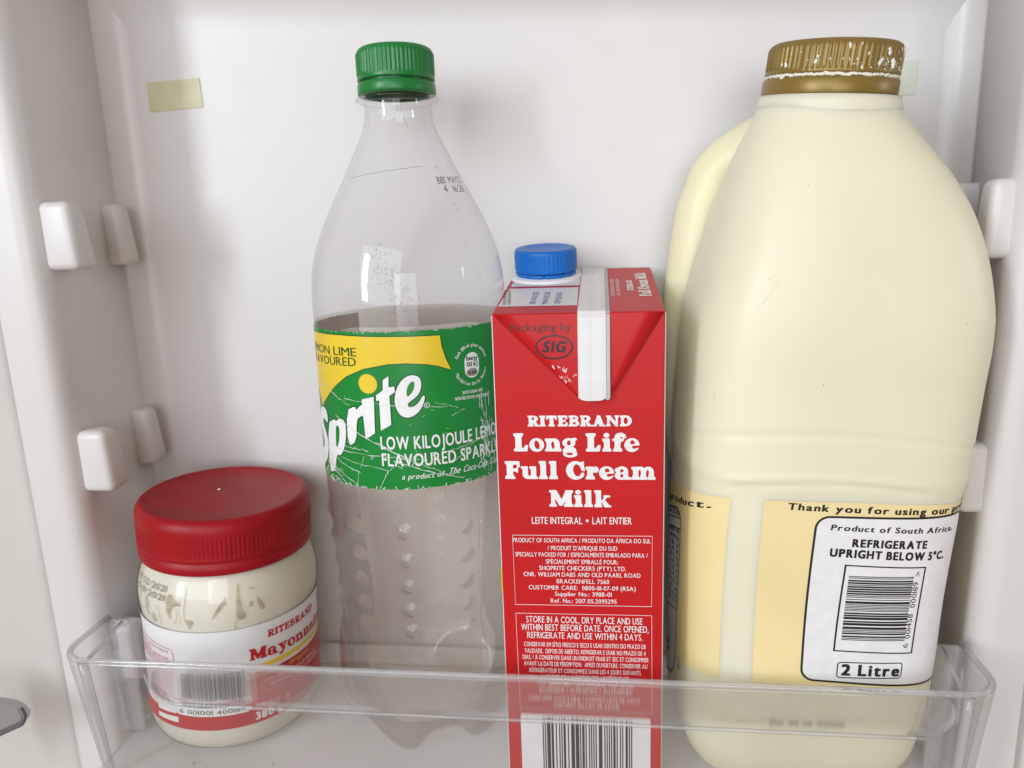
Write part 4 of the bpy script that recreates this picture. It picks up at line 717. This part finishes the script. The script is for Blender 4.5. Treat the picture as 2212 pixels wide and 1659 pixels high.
bt += [turn(T('6', 28.6, 30.4, -160.2, 2.0), 28.6, -160.2, 90), turn(T('001458', 29.0, 39.2, -156.4, 2.0, 0, .006), 29.0, -156.4, 90), turn(T('000189', 29.2, 39.6, -143.6, 2.0, 0, .006), 29.2, -143.6, 90), turn(T('>', 29.4, 31.2, -130.8, 2.0), 29.4, -130.8, 90)]
lay('label_text', bt, jug, .26, 'print_black', jrb, 1.2, 6)
bt = [stroke(nb, .7, True), T('our product.', -118, -45.9, -132.4, 2.7, .315, .03, .04, 1.05), turn(T('Clax-L', -66.6, -60.8, -190.8, 2.2, 0, .02), -66.6, -190.8, 92)]
for i, s in enumerate(('625 kJ', '8.3 g', '11.8 g', '11.8 g', '8.5 g', '6.0 g', '2.3 g', '<0.2 g', '24.0 mg', '1.5 g', '82 mg', '20 mg')):
    z1 = -131.4 - 2.95*i; x1 = -71.2 - .27*i; wd = 3.3*len(s); bt.append(T(s, x1 - wd, x1, z1 - wd*.34, 1.8, .34))
bt += [T('INFORMATION', -112, -72.5, -137, 2.1, .33, .02), T('per 250 ml', -99, -70.8, -140.0, 1.9, .33, .015), T('serving', -92, -73.5, -140.6, 1.7, .33, .015), stroke([(-104, -136.6), (-68.9, -123.4)], .5), stroke([(-104, -141.4), (-69.4, -128.2)], .5), stroke([(-104, -178.5), (-73.4, -166.4)], .5)]
bt += [T('Best:', -100, -88, -196, 2.4, .3, .06), T('from', -100, -88, -199, 2.4, .3, .06)]
lay('label_text', bt, jug, .26, 'print_black', jlb, 1.2, 6)
lay('date_dashes', [rect(-19, -13.9, -196.6, -192.6), rect(-11.7, -8.2, -196.6, -192.6), rect(-6.2, -3, -196.7, -192.8), rect(-1.3, 8.7, -196.8, -192.4)], jug, .14, 'smear', jg, 1.2, kind='stuff')
lay('scuffs', [scratch(-38, -36, -33, -26, .09, .3), scratch(30, 27, 35, 21, .12, .2), scratch(-48, -66, -47, -72, .10, .2)], jug, .05, 'smear', jg, 1.5, 4, kind='stuff')
lay('specks', [fill([ell(x, z, r_, r_*1.3, 9)]) for x, z, r_ in ((-14, -60, .35), (31, -38, .28), (-31, 6, .2), (-36, -25, .2), (12, -118, .12))], jug, .06, 'smear', jg, kind='stuff')

# ================================================================ jar of mayonnaise
jr = empty('mayonnaise_jar', (JAR_C[0], JAR_C[1], FLOOR), 'squat clear mayonnaise jar with red lid and white and red label', 'jar')
jz = [-141, -143, -145, -147] + list(np.arange(-148.5, -177, -1.5)) + [-178, -181] + list(np.arange(-186, -212, -5)) + [-212, -214, -216, -218, -220, -222, -224, -225.5, -226.8, -227.6, -228]
v, f = lathe([(float(jar_r(z)), z) for z in jz] + [(20, -227.2), (.01, -226.6)], JAR_C, 128, place=lambda x, y, z: tuple(jar_place(x, y, z))); mesh('jar_body', v, f, 'jar', jr)
v, f = lathe([(.01, -142)] + [(float(jar_r(z)) - .7, z) for z in jz[1:-1]] + [(26, -227.3), (.01, -226)], JAR_C, 128, place=lambda x, y, z: tuple(jar_place(x, y, z))); mesh('mayonnaise', v, f, 'mayo', jr)
jpl = lambda x, y, z: tuple(jar_place(x, y, z))
lp = [(36.3, -141.9), (37.6, -141.9), (37.9, -141.3), (37.9, -136.9), (37.5, -136.6), (37.7, -136.2), (38.0, -135.6)] + [(38.0, z) for z in np.arange(-135, -122.8, .7)] + [(37.9, -121.8), (37.5, -120.4), (36.7, -119.1), (35.6, -118.2), (34.4, -117.9), (33.4, -118.2), (32.2, -118.6), (20, -119.0), (.01, -119.1)]
lk = lambda a, k, z: .24*max(0, min(1, (z + 134.8)/.8, (-124.6 - z)/2.0))*(-1 if (a*130/(2*math.pi)) % 1 < .4 else 0)
v, f = lathe(lp, JAR_C, 130*5, lk, jpl); mesh('lid', v, f, 'lid', jr)
bm = bmesh.new(); bmesh.ops.create_icosphere(bm, subdivisions=2, radius=.7); c_ = jar_place(-4.5, 3.5, -118.7)
for q in bm.verts: q.co = Vector((c_[0] + q.co.x*1.1, c_[1] + q.co.y, c_[2] + q.co.z*.5))
mesh('lid_crumb', *bm_out(bm), 'residue', jr)
# label
def jl(u, k, z0, z1, off): return tuple(jar(u, z0 + (z1 - z0)*k, off))
v, f = grid(lambda u, k: jl(u, k, -166.9, -214.4, .12), [i*251.3/200 - 125.6 for i in range(201)], [i/12 for i in range(13)]); jll = mesh('label', v, f, 'jar_label', jr)
lay('label_red', [rect(24.9, 80, -207.6, -190.2), rect(-80, 80, -214.3, -207.2)], jar, .20, 'jar_red', jll, 1.3, 4)
lay('label_stripe', [rect(25.4, 80, -188.6, -186.4)], jar, .26, 'label_yellow', jll, 1.3)
lay('label_name', [C('RITEBRAND', 34.0, 63.6, -174.9, 3.6, -.01), C('Mayonnaise', 25.4, 77.5, -183.6, 5.6, -.035)], jar, .24, 'jar_red', jll, 1.3)
lay('label_original', [T('original', 44.2, 57.6, -193.0, 2.5, -.04, .02)], jar, .28, 'gold_print', jll, 1.3)
lay('label_small_text', [T('CREAMY AND RICH', 30, 44.5, -196.2, 1.5, -.02), T('MAYONNAISE', 34, 44.5, -198.8, 1.5, -.02), T('RICA E CREMOSA', 47.5, 64, -196.8, 1.5, -.03), T('RICHE ET ONCTUEUSE', 47.5, 67, -199.4, 1.5, -.03), stroke([(46, -194.5), (46, -200.4)], .2), T('380 g', 26.4, 39, -212.6, 3.2, 0, .05)], jar, .30, 'print_white', jll, 1.3)
lay('barcode_panel', [rect(-7.8, 23.6, -207.6, -199.4)], jar, .26, 'print_white', jll, 1.3)
lay('barcode', bars(-5.6, 22.6, -203.4, -187.4, True, 13) + [T('6 001001', -7.0, 8.4, -206.6, 2.0), T('400189', 10.2, 22.4, -206.6, 2.0)], jar, .34, 'print_black', jll, 1.3)
pk = [stroke([(-34, -175.6), (-9.2, -176.8), (-8.2, -179), (-8.2, -186.5)], .3)]
for i, s in enumerate(('Produced in South Africa / Produto da', 'Africa do Sul', 'FABRICADO POR / EMBALADO PARA', 'SHOPRITE CHECKERS (PTY) LTD', 'BRACKENFELL 7560 CUSTOMER CARE')):
    pk.append(T(s, -34, -11 if i != 1 else -24, -178.6 - 1.75*i, 1.25, -.01, .01))
for i in range(9): pk.append(T('INGREDIENTS WATER VEGETABLE OIL SUGAR EGG'[i:i + 26], -34, -10, -189.6 - 1.75*i, 1.25, -.01, .01))
lay('ingredients_text', pk, jar, .26, 'jar_pink', jll, 1.3)
lay('white_bars', [quad((-21, -212.4), (-8.0, -211.8), (-8.0, -209.2), (-21, -210.4)), quad((-21, -208.6), (-9.0, -207.6), (-9.0, -205.8), (-21, -206.2))], jar, .28, 'print_white', jll, 1.3)
# streaks where the mayonnaise has slipped off the wall, and the ink date
st = [stroke(smooth_path([(.2, -147.2), (-.1, -152), (-.5, -157), (-.3, -161.5)], 5), .4), fill([chaikin([(-.9, -161.6), (.6, -160.6), (3.4, -161.4), (3.2, -163), (2.0, -163.8), (1.6, -166.4), (.9, -163.8)], 2)]),
      fill([chaikin([(22.2, -147), (23.4, -147.2), (22.9, -153), (23.6, -158), (25.2, -160.6), (24.2, -162.6), (21, -163), (21.0, -158), (21.6, -152)], 2)]), stroke([(21.0, -162), (20.4, -164.5), (20.2, -166.8)], .4),
      fill([chaikin([(17.3, -150.8), (17.2, -154.6), (14.6, -156.6), (11.6, -161), (11.0, -160.2), (13.6, -155.4), (16.2, -152.6)], 2)]), fill([chaikin([(26.1, -157.2), (27.6, -154.6), (28.4, -155.8), (27.6, -158)], 2)]), fill([chaikin([(29.8, -154.2), (30.7, -153.8), (33.8, -159.4), (32.0, -160.6), (30.4, -158)], 2)]),
      fill([chaikin([(-9.3, -151.0), (-6.8, -150.4), (-4.7, -153.2), (-1.9, -153.6), (-2.2, -155.2), (-5.0, -155), (-7.2, -158), (-6.6, -161.4), (-8.8, -160.6), (-9.6, -155)], 2)])]
lay('streaks', st, jar, -.12, 'oil', jr, 1.2, 3, kind='stuff')
sm = [stroke(smooth_path([(-4.6, -156), (-4.0, -160), (-5.6, -163.5)], 5), .5), stroke(smooth_path([(-2.6, -152), (-3.0, -157), (-2.4, -161), (-3.4, -164)], 5), .3), stroke(smooth_path([(-14.5, -156), (-13.6, -160.4), (-13.0, -165.4)], 5), .6), fill([chaikin([(-24, -154), (-21.5, -155), (-20, -158), (-22, -160.6), (-19, -163.4), (-24, -162)], 2)]), fill([chaikin([(-18, -160), (-16.4, -161.4), (-15.4, -164.6), (-17.6, -165.6), (-19.6, -163)], 2)]), fill([chaikin([(-31, -152), (-28, -153), (-27, -157), (-29, -158)], 2)]), fill([chaikin([(26.6, -149), (29.4, -149.6), (29.6, -150.6), (27.6, -150.4)], 2)])]
lay('smears', sm, jar, -.1, 'smear', jr, 1.2, 3, kind='stuff')
lay('date_code', [T('10/02/2021', -34.5, -10, -150.2, 2.5), T('10/11/2021', -34, -10.4, -153.9, 2.5)], jar, .08, 'ink_faint', jr, 1.2)
